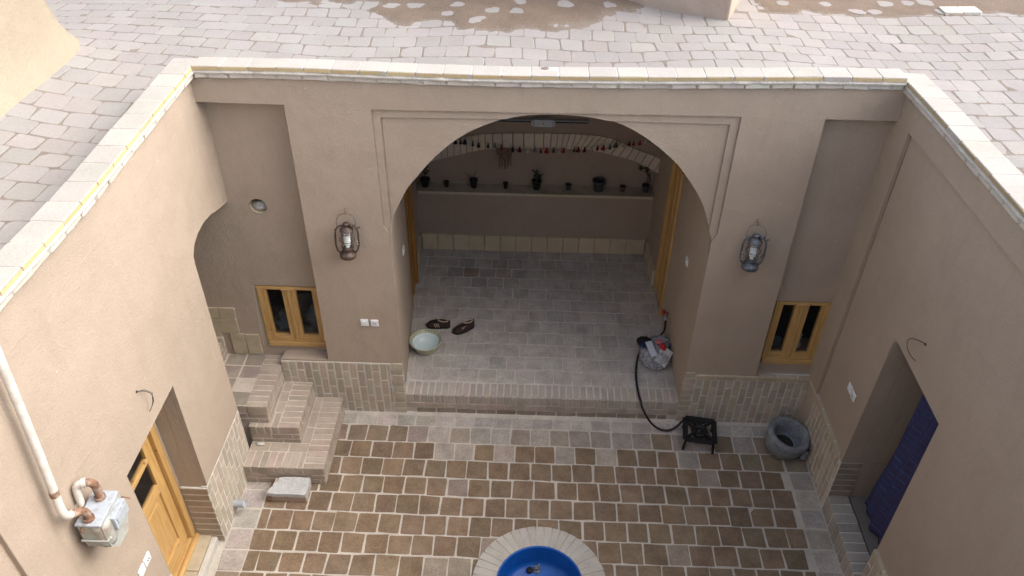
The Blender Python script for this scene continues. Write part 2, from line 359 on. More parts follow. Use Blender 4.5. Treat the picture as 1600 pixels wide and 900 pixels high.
o = g.build('tile_field', 'tile', paving); tag(o, kind='structure')

# --- roof paving, a gently heaving sheet of pavers with mud patches
def zr(x, y):
    z = 3.60
    z += .30*math.exp(-(((x+5.0)/1.15)**2 + ((y+.6)/1.9)**2))            # rises to the plastered mass on the left
    z += .10*math.exp(-(((x-.15)/1.0)**4 + ((y-2.5)/1.05)**2))            # vault of the alcove below
    z += .05*noise.noise(Vector((x*.6, y*.6, 1.5)))
    return z
def mudmask(x, y):
    n = noise.fractal(Vector((x*2.6, y*2.6, 7)), 1, 2, 4)*.32
    d1 = 1 - (((x+.30)/1.60)**2 + ((y-2.95)/1.32)**2)
    d2 = min((x-2.35)*1.4, (y-2.38-.02*(x-2.3))*2.6)
    d3 = min(1, (y-3.2)*2)
    d4 = 1.1 - (((x+2.2)/.9)**2 + ((y-3.3)/.95)**2)
    return max(d1, d2, d3*.6, d4*.7) + n
def rowz(u, v): return u + .04*noise.noise(Vector((u*.9, v*.9, 3))), v + .075*noise.noise(Vector((u*.7, v*.9, 9)))
def FR(u, v, h):
    x, y = rowz(u, v); return (x, y, zr(x, y) + h)
roof_parts = []
g = G()
def sheet(g, x0, x1, y0, y1, st):
    nx = int(round((x1-x0)/st)); ny = int(round((y1-y0)/st)); vs = []; fs = []; n0 = len(g.v)
    for j in range(ny+1):
        for i in range(nx+1):
            x = lerp(x0, x1, i/nx); y = lerp(y0, y1, j/ny); m_ = mudmask(x, y); vs.append((x, y, zr(x, y) - .002 + .0135*sst(-.05, .18, m_)))
    g.v += vs
    for j in range(ny):
        for i in range(nx):
            a_ = n0 + j*(nx+1) + i; g.f.append((a_, a_+1, a_+nx+2, a_+nx+1)); g.sm.append(True)
            x = lerp(x0, x1, (i+.5)/nx); y = lerp(y0, y1, (j+.5)/ny); mk = sst(-.02, .12, mudmask(x, y))
            g.c.append(tuple(lerp((.205, .178, .158)[q], (.175, .138, .112)[q], mk) for q in range(3)))
XW0, XW1 = XL - .235, XR + .215     # outer edge of side copings
sheet(g, -3.9, 5.9, .0, 3.6, .045)
sheet(g, -5.6, -3.9, -3.6, 3.6, .12); sheet(g, -3.9, XL-.1, -3.6, .0, .09); sheet(g, XR+.1, 5.9, -3.6, .0, .09)
sheet(g, -14, -5.6, -9, 9, .6); sheet(g, 5.9, 14, -9, 9, .6); sheet(g, -5.6, 5.9, 3.6, 9, .5)
sheet(g, -5.6, XL-.1, -9, -3.6, .5); sheet(g, XR+.1, 5.9, -9, -3.6, .5)
roof = tag(g.build('roof_paving', 'roofmud'), kind='structure')
g = G(); RT = (.275, .262, .255)
ny = 0; v = -3.6
while v < 4.3:
    u = -6.2 + (ny % 2)*.11 + random.uniform(-.02, .02)
    while u < 6.6:
        w = .222*random.uniform(.95, 1.05)
        x, y = u + w/2, v + .11
        court = XW0 - .02 < x < XW1 + .02 and y < .13
        mk = mudmask(x, y)
        if not court and mk < .9 and mk >= .24 and random.random() < .34:
            g.tile(FR, u + .01 + random.uniform(0, .05), v + .012 + random.uniform(0, .04), u + w - .01 - random.uniform(0, .05), v + .20 - random.uniform(0, .05), -.03, .0135, jc(RT, .05, .015), rad=.06, jit=.02, bev=.006, cseg=3)
        elif not court and mk < .42:
            fade = .5 + .5*noise.noise(Vector((x*.5, y*.5, 2)))
            base = [lerp(RT[i], (.295, .283, .278)[i], fade) for i in range(3)]
            g.tile(FR, u + .002, v + .002, u + w - .002, v + .2175, -.03, random.uniform(-.001, .002), jc(base, .06, .016), rad=.026, jit=.009, bev=.006, tilt=.012, cseg=2)
        u += w
    v += .2215; ny += 1
tag(g.build('roof_tile_field', 'rooftile', roof), kind='structure')

# ================================================================== WALLS
def arc(cx, cy, rx, ry, a0, a1, n): return [(cx + rx*math.cos(R(lerp(a0, a1, k/n))), cy + ry*math.sin(R(lerp(a0, a1, k/n)))) for k in range(n+1)]
ARCH = [(-1.235, 2.36), (-1.225, 2.439), (-1.169, 2.57), (-1.057, 2.796), (-.96, 2.926), (-.804, 3.116), (-.624, 3.282), (-.458, 3.391), (-.259, 3.479), (-.066, 3.53),
        (.111, 3.546), (.337, 3.545), (.563, 3.519), (.761, 3.464), (.986, 3.335), (1.206, 3.155), (1.307, 3.042), (1.433, 2.871), (1.526, 2.713), (1.60, 2.52), (1.645, 2.36)]
def smooth_path(P, k=4):
    out = []
    for i in range(len(P)-1):
        p0 = P[max(i-1, 0)]; p1 = P[i]; p2 = P[i+1]; p3 = P[min(i+2, len(P)-1)]
        for j in range(k):
            t = j/k
            out.append(tuple(.5*((2*p1[q]) + (-p0[q]+p2[q])*t + (2*p0[q]-5*p1[q]+4*p2[q]-p3[q])*t*t + (-p0[q]+3*p1[q]-3*p2[q]+p3[q])*t**3) for q in range(len(p1))))
    out.append(tuple(P[-1])); return out
ARCHS = smooth_path(ARCH, 3)
TOP = 3.84
bw = empty('back_wall', (0.1, .2, 0), 'plastered back wall of the courtyard with the wide arch and two low windows', 'wall')
g = G()
fy = lambda y: (lambda u, v: (u, y, v))
LX0 = -4.1
# layer A: outermost skin
recL = [(LX0+.05, .64), (-2.47, .64), (-2.47, .765), (-1.995, .765), (-1.985, 3.585), (-2.95, 3.595), (-2.95, 2.9), (LX0+.05, 2.9)]
recR = [(2.372, .72), (3.05, .70), (3.05, 3.57), (2.355, 3.572)]
frame = [(-1.238, .0), (-1.238, 2.36), (-1.283, 2.44), (-1.283, 3.557), (1.686, 3.573), (1.688, 2.44), (1.648, 2.36), (1.648, .0)]
outA = [(LX0, .62), (-1.238, .62), *frame[1:-1], (1.648, .62), (3.12, .62), (3.12, 3.87), (-2.80, TOP), (-2.98, 3.62), (-2.98, 3.40), (LX0, 3.40)]
g.slab(outA, [recL, recR], fy(0), fy(.014))
# layer B: second step of the sunk frame round the arch
outB = [(-1.5, 2.2), (-1.235, 2.2), (-1.235, 2.39), (-1.212, 2.46), (-1.212, 3.487)] + [p for p in ARCHS if p[1] > 3.489] + [(1.612, 3.500), (1.612, 2.46), (1.645, 2.39), (1.645, 2.2), (1.9, 2.2), (1.9, 3.8), (-1.5, 3.8)]
g.slab(outB, [], fy(.0145), fy(.027))
# arch infill
poly = [(-1.30, 2.30), (-1.237, 2.30)] + ARCHS + [(1.647, 2.30), (1.75, 2.30), (1.75, 3.8), (-1.30, 3.8)]
g.slab(poly[:-2] + [(1.75, 3.562), (-1.30, 3.562)], [], fy(.0275), fy(.27)); g.slab([(-1.30, 3.5625), (1.75, 3.5625), (1.75, 3.80), (-1.30, 3.80)], [], fy(.0275), fy(.15))
# wall bodies left and right of the alcove
bodyL = [(LX0, .0), (-1.30, .0), (-1.30, 3.82), (-2.80, 3.82), (-2.98, 3.62), (-2.98, 3.40), (LX0, 3.40)]
g.slab(bodyL, [[(LX0+.05, .635), (-2.471, .635), (-2.471, .76), (-1.996, .76), (-1.986, 3.584), (-2.951, 3.594), (-2.951, 2.901), (LX0+.05, 2.901)]], fy(.0145), fy(.15))
hole = [(-2.435 + .082*math.cos(t), 2.515 + .082*math.sin(t)) for t in [2*math.pi*k/20 for k in range(20)]]
wl = [(-2.66, .835), (-2.01, .835), (-2.01, 1.60), (-2.66, 1.60)]
bodyL2 = [(LX0, .0), (-1.30, .0), (-1.30, 3.82), (-2.80, 3.82), (-2.98, 3.62), (-2.98, 3.40), (LX0, 3.40)]
g.slab(bodyL2, [wl, hole], fy(.1505), fy(.19)); g.slab([(LX0, .0), (-1.30, .0), (-1.30, 3.45), (LX0, 3.40)], [wl, hole], fy(.1905), fy(.40))
bodyR = [(1.70, .0), (3.12, .0), (3.12, 3.86), (1.70, 3.82)]
g.slab(bodyR, [[(2.373, .72), (3.05, .70), (3.05, 3.569), (2.356, 3.571)]], fy(.0145), fy(.10))
wr = [(2.40, .83), (2.985, .83), (2.985, 1.625), (2.40, 1.625)]
g.slab(bodyR, [wr], fy(.1005), fy(.16)); g.slab([(1.70, .0), (3.12, .0), (3.12, 3.45), (1.70, 3.45)], [wr], fy(.1605), fy(.40))
g.build('plaster_face', 'plaster', bw)

# --- brick dados
def dado(g, gm, O, U, L, z0, z1, n, holes=(), cap=True, depth=.012, col=BEIGE, bw_=.066, bh=.225):
    """vertical bricks in staggered columns standing proud of the wall, over mortar"""
    O = Vector(O); U = Vector(U).normalized(); n = Vector(n)
    F = lambda u, v, h: tuple(O + U*u + Vector((0, 0, v)) + n*h)
    gm.add([F(0, z0, depth-.0035), F(L, z0, depth-.0035), F(L, z1, depth-.0035), F(0, z1, depth-.0035), F(0, z0, -.05), F(L, z0, -.05), F(L, z1, -.05), F(0, z1, -.05)],
           [(0,1,2,3),(4,7,6,5),(3,2,6,7),(0,3,7,4),(1,5,6,2),(0,4,5,1)])
    top = z1 - (.062 if cap else 0)
    if cap:
        u = 0
        while u < L - .03:
            w = min(.205, L-u); g.tile(F, u+.004, top+.004, u+w-.004, z1+.002, -.03, depth+.006, jc(WARM, .1), rad=.006, jit=.002, bev=.006); u += w
    u = 0; k = 0
    while u < L - .02:
        w = min(bw_ + .012, L-u); z = top - (bh if k % 2 else bh*.5)*random.uniform(.95, 1.05); zt = top
        while zt > z0 + .01:
            zb = max(z, z0)
            if zt - zb > .02 and w > .025: g.tile(F, u+.007, zb+.006, u+w-.008, zt-.007, -.03, depth + random.uniform(-.002, .002), jc(col, .12, .04), rad=.006, jit=.003, bev=.004, cseg=1)
            zt = z; z -= bh*random.uniform(.95, 1.05)
        u += w; k += 1
g = G(); gm = G()
dado(g, gm, (-2.49, 0, 0), (1, 0, 0), 1.25-.125, 0, .745, (0, -1, 0), cap=False)
F = lambda u, v, h: (u, -h, v)
z = .0       # quoin stack at the alcove corner: flat bricks
for q in range(9):
    w = .125 if q % 2 else .112
    zz = .03 + q*.081
    if zz > .7: break
    g.tile(F, -1.24-w+.004, zz, -1.24, zz+.07, -.03, .014, jc(BEIGE, .1), rad=.005, jit=.002, bev=.004, cseg=1)
    g.tile(F, 1.65, zz, 1.65+w-.004, zz+.07, -.03, .014, jc(BEIGE, .1), rad=.005, jit=.002, bev=.004, cseg=1)
gm.box((-1.366, -.006, 0), (-1.242, .05, .74)); gm.box((1.652, -.006, 0), (1.776, .05, .715))
dado(g, gm, (1.776, 0, 0), (1, 0, 0), XR-1.776+.02, 0, .715, (0, -1, 0))
dd = g.build('brick_dado', 'brick', bw); gm.build('dado_mortar', 'dado_mortar', bw)
g = G(); g.box((-2.49, .0, .60), (-1.99, .16, .742)); g.build('window_ledge', 'mortar', bw)

# --- window builder (parts of back wall)
def window(x0, x1, z0, z1, y, panes, pz0, pz1):
    fr = G(); d0, d1 = y - .012, y + .05
    fr.box((x0, d0, z0+.06), (panes[0][0]-.03, d1, z1)); fr.box((panes[1][1]+.03, d0, z0+.06), (x1, d1, z1))
    o = fr.build('window', 'wood', bw, bevel=.004)
    h = G(); h.box((panes[0][0]-.03, d0+.001, z1-.032), (panes[1][1]+.03, d1-.001, z1-.001)); h.box((x0+.01, d0-.014, z0-.004), (x1-.004, d1, z0+.055)); h.box((panes[0][0]-.03, d0+.001, z0+.056), (panes[1][1]+.03, d1, z0+.075))
    h.build('frame_rail', 'woodx', o, bevel=.004)
    for i, (a0, a1) in enumerate(panes):
        s = G(); s1 = G(); e = .030
        so_ = (a1 + .03 if i == 0 else a1 + .029); si = (a0 - .029 if i == 0 else a0 - .03)
        if i == 0: so_ = (panes[0][1]+panes[1][0])/2 - .002
        else: si = (panes[0][1]+panes[1][0])/2 + .002
        s.box((si, d0+.006, z0+.077), (a0, d1-.004, z1-.034)); s.box((a1, d0+.006, z0+.077), (so_, d1-.004, z1-.034))
        c_ = s.build('casement', 'wood', o, bevel=.004)
        s1.box((a0, d0+.0065, z0+.077), (a1, d1-.005, pz0)); s1.box((a0, d0+.0065, pz1), (a1, d1-.005, z1-.034))
        s1.build('casement_rail', 'woodx', o, bevel=.003)
        p = G(); p.box((a0-.004, y+.02, pz0-.004), (a1+.004, y+.025, pz1+.004)); p.build('pane', 'glass', o)
    xm = (panes[0][1]+panes[1][0])/2
    s = G(); s.box((xm-.016, d0-.010, z0+.062), (xm+.018, d0+.0055, z1-.02)); s.build('cover_strip', 'wood', o, bevel=.006)
    s = G(); s.box((xm-.07, d0-.016, z1-.028), (xm+.06, d0+.004, z1-.008)); s.build('top_block', 'woodx', o, bevel=.003)
    return o
window(-2.632, -2.03, .832, 1.592, .15, [(-2.545, -2.388), (-2.252, -2.093)], .965, 1.56)
window(2.412, 2.945, .832, 1.62, .10, [(2.486, 2.602), (2.738, 2.858)], .965, 1.585)
# rooms behind the windows, their darkness put into the colour
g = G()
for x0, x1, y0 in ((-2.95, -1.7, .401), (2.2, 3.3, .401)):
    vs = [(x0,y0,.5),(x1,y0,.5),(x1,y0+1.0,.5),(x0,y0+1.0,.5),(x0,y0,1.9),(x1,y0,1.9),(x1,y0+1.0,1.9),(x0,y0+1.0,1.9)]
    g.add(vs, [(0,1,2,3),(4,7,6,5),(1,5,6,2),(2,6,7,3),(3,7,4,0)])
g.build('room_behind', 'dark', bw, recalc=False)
# splayed reveal left of the left window, its lit look given by colour
g = G(); g.add([(-2.70, .148, .80), (-2.634, .160, .80), (-2.632, .160, 1.597), (-2.668, .148, 1.600)], [(0,1,2,3)]); g.build('lit_reveal', 'cream', bw)

# --- copings
CC = (.375, .362, .34)
def coping(path, n_in, parent, inner_light_col, name='coping', skip=(), top_w=.20, seed=0):
    """path = [(pos along, other coord, z)] as 3-D points of the inner top edge; n_in horizontal normal towards the court"""
    n = Vector(n_in); P = [Vector(p) for p in smooth_path(path, 6)]
    L = [0]
    for i in range(1, len(P)): L.append(L[-1] + (P[i]-P[i-1]).length)
    def at(s_):
        s_ = max(0, min(L[-1], s_))
        for i in range(1, len(P)):
            if L[i] >= s_: return P[i-1].lerp(P[i], (s_-L[i-1])/max(1e-6, L[i]-L[i-1]))
        return P[-1]
    g = G(); gm = G(); random.seed(100+seed)
    s_ = 0; k = 0
    Fm = lambda s0: (lambda u, v, h: tuple(at(u) - n*v + Vector((0, 0, h))))
    while s_ < L[-1] - .03:
        w = min(.2235*random.uniform(.96, 1.04), L[-1]-s_)
        c0 = jc(CC, .05, .012)
        if k not in skip:
            F_ = Fm(0); z1 = random.uniform(-.002, .002)
            g.tile(F_, s_+.002, .001, s_+w-.002, top_w, -.036, z1, c0, rad=.006, jit=.003, bev=.005, cseg=1)
            # raw brick edge
            A = [F_(s_+.006, -.0015, -.033), F_(s_+w-.006, -.0015, -.033), F_(s_+w-.006, -.0015, -.006), F_(s_+.006, -.0015, -.006)]
            B = [F_(s_+.006, .004, -.033), F_(s_+w-.006, .004, -.033), F_(s_+w-.006, .004, -.006), F_(s_+.006, .004, -.006)]
            g.add(A + B, [(0,1,2,3),(4,7,6,5),(0,4,5,1),(3,2,6,7),(0,3,7,4),(1,5,6,2)], jc(inner_light_col, .10, .03))
        else:
            F_ = Fm(0); g.tile(F_, s_+.004, .001, s_+w-.004, top_w*.55, -.036, 0, c0, rad=.006, jit=.003, bev=.005, cseg=1)
            g.tile(F_, s_+.004, top_w*.5, s_+w*.35, top_w, -.036, 0, c0, rad=.006, jit=.003, bev=.005, cseg=1)
            A = [F_(s_+.006, -.0015, -.033), F_(s_+w-.006, -.0015, -.033), F_(s_+w-.006, -.0015, -.006), F_(s_+.006, -.0015, -.006)]
            g.add(A, [(0,1,2,3)], jc(inner_light_col, .10, .03))
        s_ += w; k += 1
    # lower course, uneven, bedded in white mortar
    s_ = -.1
    while s_ < L[-1] - .03:
        w = .19*random.uniform(.9, 1.1); F_ = Fm(0)
        a0, a1 = max(0, s_+.003), min(L[-1], s_+w-.003)
        if a1-a0 > .03:
            g.tile(F_, a0, .010+random.uniform(-.004, .004), a1, top_w-.01, -.098, -.062+random.uniform(-.002, .002), jc((.50, .47, .43), .08), rad=.012, jit=.006, bev=.008, cseg=1)
        s_ += w
    st = .03; m = int(L[-1]/st)
    ring = []
    for i in range(m+1):
        u = L[-1]*i/m; e = .004*noise.noise(Vector((u*9, seed*5, 0))); e2 = .012*noise.noise(Vector((u*7, seed*5, 4)))
        ring.append([Fm(0)(u, .004+e, -.030), Fm(0)(u, -.004+e*2, -.052), Fm(0)(u, .000+e*2, -.064), Fm(0)(u, .022, -.064), Fm(0)(u, .022, -.106+e2), Fm(0)(u, .06, -.12+e2), Fm(0)(u, top_w-.006, -.10), Fm(0)(u, top_w-.006, -.004), Fm(0)(u, .012, -.003)])
    nv = 9; vs = [p for r_ in ring for p in r_]; fs = []
    for i in range(m):
        for q in range(nv): fs.append((i*nv+q, i*nv+(q+1) % nv, (i+1)*nv+(q+1) % nv, (i+1)*nv+q))
    gm.add(vs, fs); gm.add(ring[0], [tuple(range(nv))]); gm.add(ring[-1], [tuple(range(nv))])
    o = g.build(name, 'coping', parent); gm.build('coping_mortar', 'limewhite', o, recalc=True)
    return o
coping([(XL+.05, -.04, 3.912), (-2.04, -.035, 3.915), (-1.59, -.035, 3.910), (-1.12, -.035, 3.902), (-.5, -.035, 3.894), (.12, -.035, 3.896), (.84, -.035, 3.906), (1.5, -.035, 3.922), (2.2, -.035, 3.940), (XR-.05, -.035, 3.945)],
       (0, -1, 0), bw, (.46, .37, .22), skip=(12,), seed=1, top_w=.185)

# --- left wall
lw = empty('left_wall', (XL, -2.0, 0), 'sandy plastered wall on the left with gas meter, doorway and arched stair opening', 'wall')
g = G(); fx = lambda x: (lambda u, v: (x, u, v))
arcL = [(-.742, .0), (-.742, 2.50), (-.730, 2.59), (-.665, 2.655), (-.56, 2.692), (-.40, 2.70), (-.25, 2.675), (-.10, 2.625), (.16, 2.56)]
doorL = [(-2.47, .0), (-1.64, .0), (-1.61, 1.985), (-2.47, 1.98)]
outL = [(FY-.3, .0), (-2.47, .0), doorL[3], doorL[2], (-1.64, .0)] + arcL + [(.16, 3.84), (FY-.3, 3.80)]
# split into polygons so that the loop stays simple
panel = [(FY-.2, .72), (-3.50, .72), (-3.50, 3.46), (FY-.2, 3.46)]
g.slab(outL, [panel], fx(XL), fx(XL-.03))
g.slab(outL, [], fx(XL-.0305), fx(XL-.13)); g.slab(outL[:-2] + [(.16, 3.45), (FY-.3, 3.45)], [], fx(XL-.1305), fx(XL-.28))
# uneven thicker rendering of the top band, a thumb-wide lip that dies out towards the corner
g.slab([(FY-.2, 3.50), (-3.0, 3.53), (-2.2, 3.515), (-1.45, 3.485), (-1.0, 3.53), (-.6, 3.62), (-.6, 3.82), (FY-.2, 3.80)], [], fx(XL+.006), fx(XL-.01))
g.add([(XL-.285, -1.6315, .775), (XL-.0015, -1.6315, .775), (XL-.0015, -1.6125, 1.982), (XL-.285, -1.6125, 1.982)], [(0,1,2,3)])
g.build('plaster_face', 'plaster', lw)
g = G(); gm = G()
dado(g, gm, (XL, -1.64, 0), (0, 1, 0), 1.64-.745, 0, .79, (1, 0, 0), cap=False, depth=.006)
dado(g, gm, (XL, FY, 0), (0, 1, 0), -2.47-FY, 0, .79, (1, 0, 0), cap=False, depth=.006)
F = lambda u, v, h: (XL+.004-u, -1.642-h, v)       # flat bricks in the door reveal
for q in range(9):
    g.tile(F, .004, .02+q*.084, .235, .02+q*.084+.074, -.03, .010, jc((.31, .255, .205), .1), rad=.005, jit=.003, bev=.004, cseg=1)
gm.box((XL-.23, -1.650, 0), (XL-.001, -1.60, .775))
g.build('brick_dado', 'brick', lw); gm.build('dado_mortar', 'dado_mortar', lw)
coping([(XL+.055, FY, 3.90), (XL+.055, -4.4, 3.90), (XL+.055, -3.4, 3.893), (XL+.055, -2.82, 3.888), (XL+.055, -2.2, 3.872), (XL+.055, -1.747, 3.868), (XL+.055, -.9, 3.892), (XL+.052, .12, 3.909)], (1, 0, 0), lw, (.52, .39, .215), skip=(11,), seed=2, top_w=.195)
# unseen stair lobby behind the arch, closed in to keep it dark
g = G(); g.box((-4.15, -.95, 0), (-4.0, .16, 3.3)); g.box((-4.15, -1.0, 2.85), (XL-.281, .16, 3.0)); g.box((-4.0, -1.0, 0), (XL-.281, -.85, 2.85)); g.build('unseen_stair_lobby', 'plaster', lw)
# door in the left wall
dx = -2.985
d = G(); d.box((dx-.02, -1.730, .17), (dx+.05, -1.652, 1.975)); d.box((dx-.02, -2.50, .17), (dx+.05, -2.42, 1.975)); d.box((dx-.02, -2.42, 1.90), (dx+.05, -1.73, 1.975))
door = d.build('door', 'wood', lw, bevel=.004)
l = G(); l.box((dx-.03, -1.845, .20), (dx+.012, -1.735, 1.895)); l.box((dx-.03, -2.415, .20), (dx+.012, -2.31, 1.895)); l.build('leaf_stile', 'wood', door, bevel=.004)
l = G()
for z0, z1 in ((.20, .33), (.97, 1.07), (1.345, 1.395), (1.80, 1.895)): l.box((dx-.03, -2.31, z0), (dx+.0115, -1.845, z1))
l.build('leaf_rail', 'woody', door, bevel=.004)
l = G(); l.box((dx-.02, -2.31, .33), (dx-.008, -1.845, .97)); l.build('leaf_panel', 'wood', door)
l = G(); l.box((dx-.005, -2.16, .915), (dx+.008, -1.92, .93)); l.build('moulding', 'woody', door)
for z0, z1 in ((1.07, 1.345), (1.395, 1.80)):
    l = G(); l.box((dx-.018, -2.31, z0), (dx-.012, -1.845, z1)); l.build('pane', 'glass', door)
l = G(); l.box((dx-.02, -2.47, .10), (dx+.035, -1.655, .168)); l.build('threshold', 'woody', door, bevel=.004)
g = G(); g.box((XL-.25, -2.02, .0), (XL-.105, -1.652, .105)); g.box((XL-.25, -2.47, .0), (XL-.105, -2.025, .104)); g.build('stone_sill', 'cream', lw, bevel=.006)
g = G(); g.box((XL-.103, -2.47, 0), (XL-.055, -1.655, .088)); g.build('sill_edge', 'limewhite', lw, bevel=.006)
g = G(); g.box((dx+.04, -2.47, 0), (dx+.075, -1.655, .135)); g.build('sill_board', 'woody', lw, bevel=.004)
g = G(); g.box((dx-.02, -1.66, .0), (XL-.235, -1.63, 2.0)); g.box((dx-.9, -2.6, 0), (dx-.8, -1.5, 2.1)); g.box((dx-.8, -1.62, 0), (dx-.05, -1.5, 2.1)); g.box((dx-.8, -2.6, 0), (dx-.05, -2.48, 2.1)); g.box((dx-.8, -2.6, 2.0), (dx-.05, -1.5, 2.1)); g.build('door_lining', 'plaster', lw)

# --- right wall
rw = empty('right_wall', (XR, -2.0, 0), 'grey-beige plastered wall on the right with a curtained doorway', 'wall')
g = G()
doorR = [(-1.98, .0), (-1.05, .0), (-1.095, 2.205), (-1.955, 2.19)]
outR = [(FY-.3, .0), (-1.98, .0), doorR[3], doorR[2], (-1.05, .0), (.12, .0), (.12, 3.89), (FY-.3, 3.90)]
panR = [(FY-.2, .70), (-1.98, .70), (-1.98, 2.4), (-1.0, 2.4), (-1.0, .70), (-.205, .70), (-.222, 3.58), (-1.15, 3.595), (-2.0, 3.60), (FY-.2, 3.60)]
dR2 = [(-1.98, 2.3), (-1.0, 2.3)]
# skin with the sunk panel (strip at the corner, band on top, nothing below it)
g.slab([(-.205, .0), (.12, .0), (.12, 3.89), (FY-.3, 3.90), (FY-.3, 3.60), (-2.0, 3.60), (-1.15, 3.595), (-.222, 3.58)], [], fx(XR), fx(XR+.03))
g.slab(outR, [], fx(XR+.0305), fx(XR+.155)); g.slab(outR[:-2] + [(.12, 3.45), (FY-.3, 3.45)], [], fx(XR+.1555), fx(XR+.32))
g.add([(XR+.0015, -1.068, .69), (XR+.60, -1.068, .69), (XR+.60, -1.0985, 2.203), (XR+.0015, -1.0985, 2.203), (XR+.0015, -1.03, .69), (XR+.60, -1.03, .69), (XR+.60, -1.07, 2.203), (XR+.0015, -1.07, 2.203)], [(0,1,2,3),(4,7,6,5),(0,4,5,1),(1,5,6,2),(2,6,7,3),(3,7,4,0)])
g.add([(XR+.19, -1.0545, .10), (XR+.60, -1.0545, .10), (XR+.60, -1.068, .69), (XR+.19, -1.068, .69)], [(0,1,2,3)])
g.build('plaster_face', 'plaster', rw)
g = G(); gm = G()
dado(g, gm, (XR+.03, .0, 0), (0, -1, 0), 1.05, 0, .70, (-1, 0, 0), depth=.030)
dado(g, gm, (XR+.03, -1.98, 0), (0, -1, 0), -1.98-FY, 0, .70, (-1, 0, 0), depth=.030)
F = lambda u, v, h: (XR+u, -1.064-h, v)
for q in range(6):
    g.tile(F, .004, .21+q*.080, .20, .21+q*.080+.070, -.03, .008, jc((.27, .235, .20), .1), rad=.005, jit=.003, bev=.004, cseg=1)
gm.box((XR+.001, -1.0695, 0), (XR+.202, -1.02, .69))
# raised brick sill: headers on edge
F = lambda u, v, h: (XR-.004+u, -1.06-v, h)
q = 0
while q*.103 < .84:
    g.tile(F, .0, q*.103+.005, .205, q*.103+.093, .0, .20+random.uniform(-.002, .003), jc((.32, .295, .27), .12), rad=.006, jit=.003, bev=.007, cseg=1)
    q += 1
gm.box((XR+.006, -1.97, 0), (XR+.20, -1.055, .192))
F = lambda u, v, h: (XR-.004-h, -u, v)
g.build('brick_dado', 'brick', rw); gm.build('dado_mortar', 'dado_mortar', rw)
g = G(); g.box((XR+.215, -1.98, 0), (XR+.60, -1.05, .19)); g.build('door_sill', 'concrete', rw, bevel=.01)
g = G(); g.box((XR+.60, -2.1, 0), (XR+.7, -.9, 2.4)); g.box((XR+.321, -1.05, 0), (XR+.6, -.9, 2.4)); g.box((XR+.321, -2.1, 0), (XR+.6, -1.98, 2.4)); g.box((XR+.321, -2.1, 2.21), (XR+.6, -.9, 2.4)); g.build('door_lining', 'plaster', rw)
coping([(XR-.05, .14, 3.915), (XR-.035, -.5, 3.915), (XR-.03, -.97, 3.912), (XR-.03, -1.86, 3.920), (XR-.03, -3.0, 3.92), (XR-.03, -4.4, 3.92), (XR-.03, FY, 3.92)], (-1, 0, 0), rw, (.36, .30, .19), seed=3, top_w=.20)

# --- front wall under the camera and the terrace the photographer stands on
fw_ = empty('front_wall', (0, FY, 0), 'plastered front wall of the courtyard below the viewpoint', 'wall')
g = G(); g.box((XL-.3, FY-.3, 0), (XR+.3, FY, 3.8)); g.box((-6, FY-4, 0), (6, FY-.35, 4.5)); g.build('plaster_face', 'plaster', fw_)
g = G(); g.box((-6.02, FY-4.02, 4.5), (6.02, FY-.30, 4.58)); g.build('terrace_edge', 'cream', fw_)
# outer walls of the house block
ow = G(); ow.box((-14, -9, -.5), (-13.7, 9, 3.55)); ow.box((13.7, -9, -.5), (14, 9, 3.55)); ow.box((-13.7, 8.7, -.5), (13.7, 9, 3.55)); ow.box((-13.7, -9, -.5), (13.7, -8.7, 3.55))
tag(ow.build('outer_wall', 'sunlit_straw_plaster'), 'plain plastered outer wall carrying the edge of the roof', 'wall')

# ================================================================== ALCOVE
al = empty('alcove', (.15, 1.5, PZ), 'shaded open alcove behind the big arch, with shelf and brick arch at its back', 'alcove')
xl = lambda y: -1.245 - .062*y
xr = lambda y: 1.652 - .026*y
BY = 2.68
g = G()
def wseg(y0, y1, z0, z1, side, t=.12):
    f = xl if side < 0 else xr
    a0, a1 = f(y0), f(y1)
    vs = [(a0, y0, z0), (a1, y1, z0), (a1+side*t, y1, z0), (a0+side*t, y0, z0), (a0, y0, z1), (a1, y1, z1), (a1+side*t, y1, z1), (a0+side*t, y0, z1)]
    g.add(vs, [(0,3,2,1),(4,5,6,7),(0,1,5,4),(1,2,6,5),(2,3,7,6),(3,0,4,7)])
for side in (-1, 1):
    g = G(); wseg(.0285, 1.38, 0, 3.56, side); wseg(1.98, 3.0, 0, 3.56, side); wseg(1.38, 1.98, 2.25, 3.56, side); wseg(1.38, 1.98, 0, PZ, side); g.build('side_wall', 'plaster', al)
g = G()
g.box((-1.6, BY+.005, 0), (1.75, BY+.35, 1.185))                 # below the shelf
# arch band at the back: wall above the segmental brick arch
def arcz(x, base):
    return base
INT = smooth_path([(-1.46, 1.50), (-1.21, 1.60), (-.83, 1.715), (-.44, 1.80), (.17, 1.825), (.5, 1.822), (.80, 1.80), (1.27, 1.685), (1.66, 1.475)], 4)
EXT = smooth_path([(-1.46, 1.70), (-1.21, 1.80), (-.83, 1.93), (-.44, 2.00), (.17, 2.02), (.55, 2.018), (.93, 1.985), (1.33, 1.825), (1.75, 1.66)], 4)
poly = [(-1.6, 1.49)] + INT + [(1.75, 1.47), (1.75, 3.56), (-1.6, 3.56)]
g.slab(poly, [], fy(BY+.006), fy(BY+.20))
g.box((-1.6, BY+.2005, 1.185), (1.75, BY+.35, 3.56))
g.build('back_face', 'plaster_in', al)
g = G(); g.box((-1.7, .28, 3.46), (1.9, 3.1, 3.56)); g.build('ceiling', 'plaster_in', al)
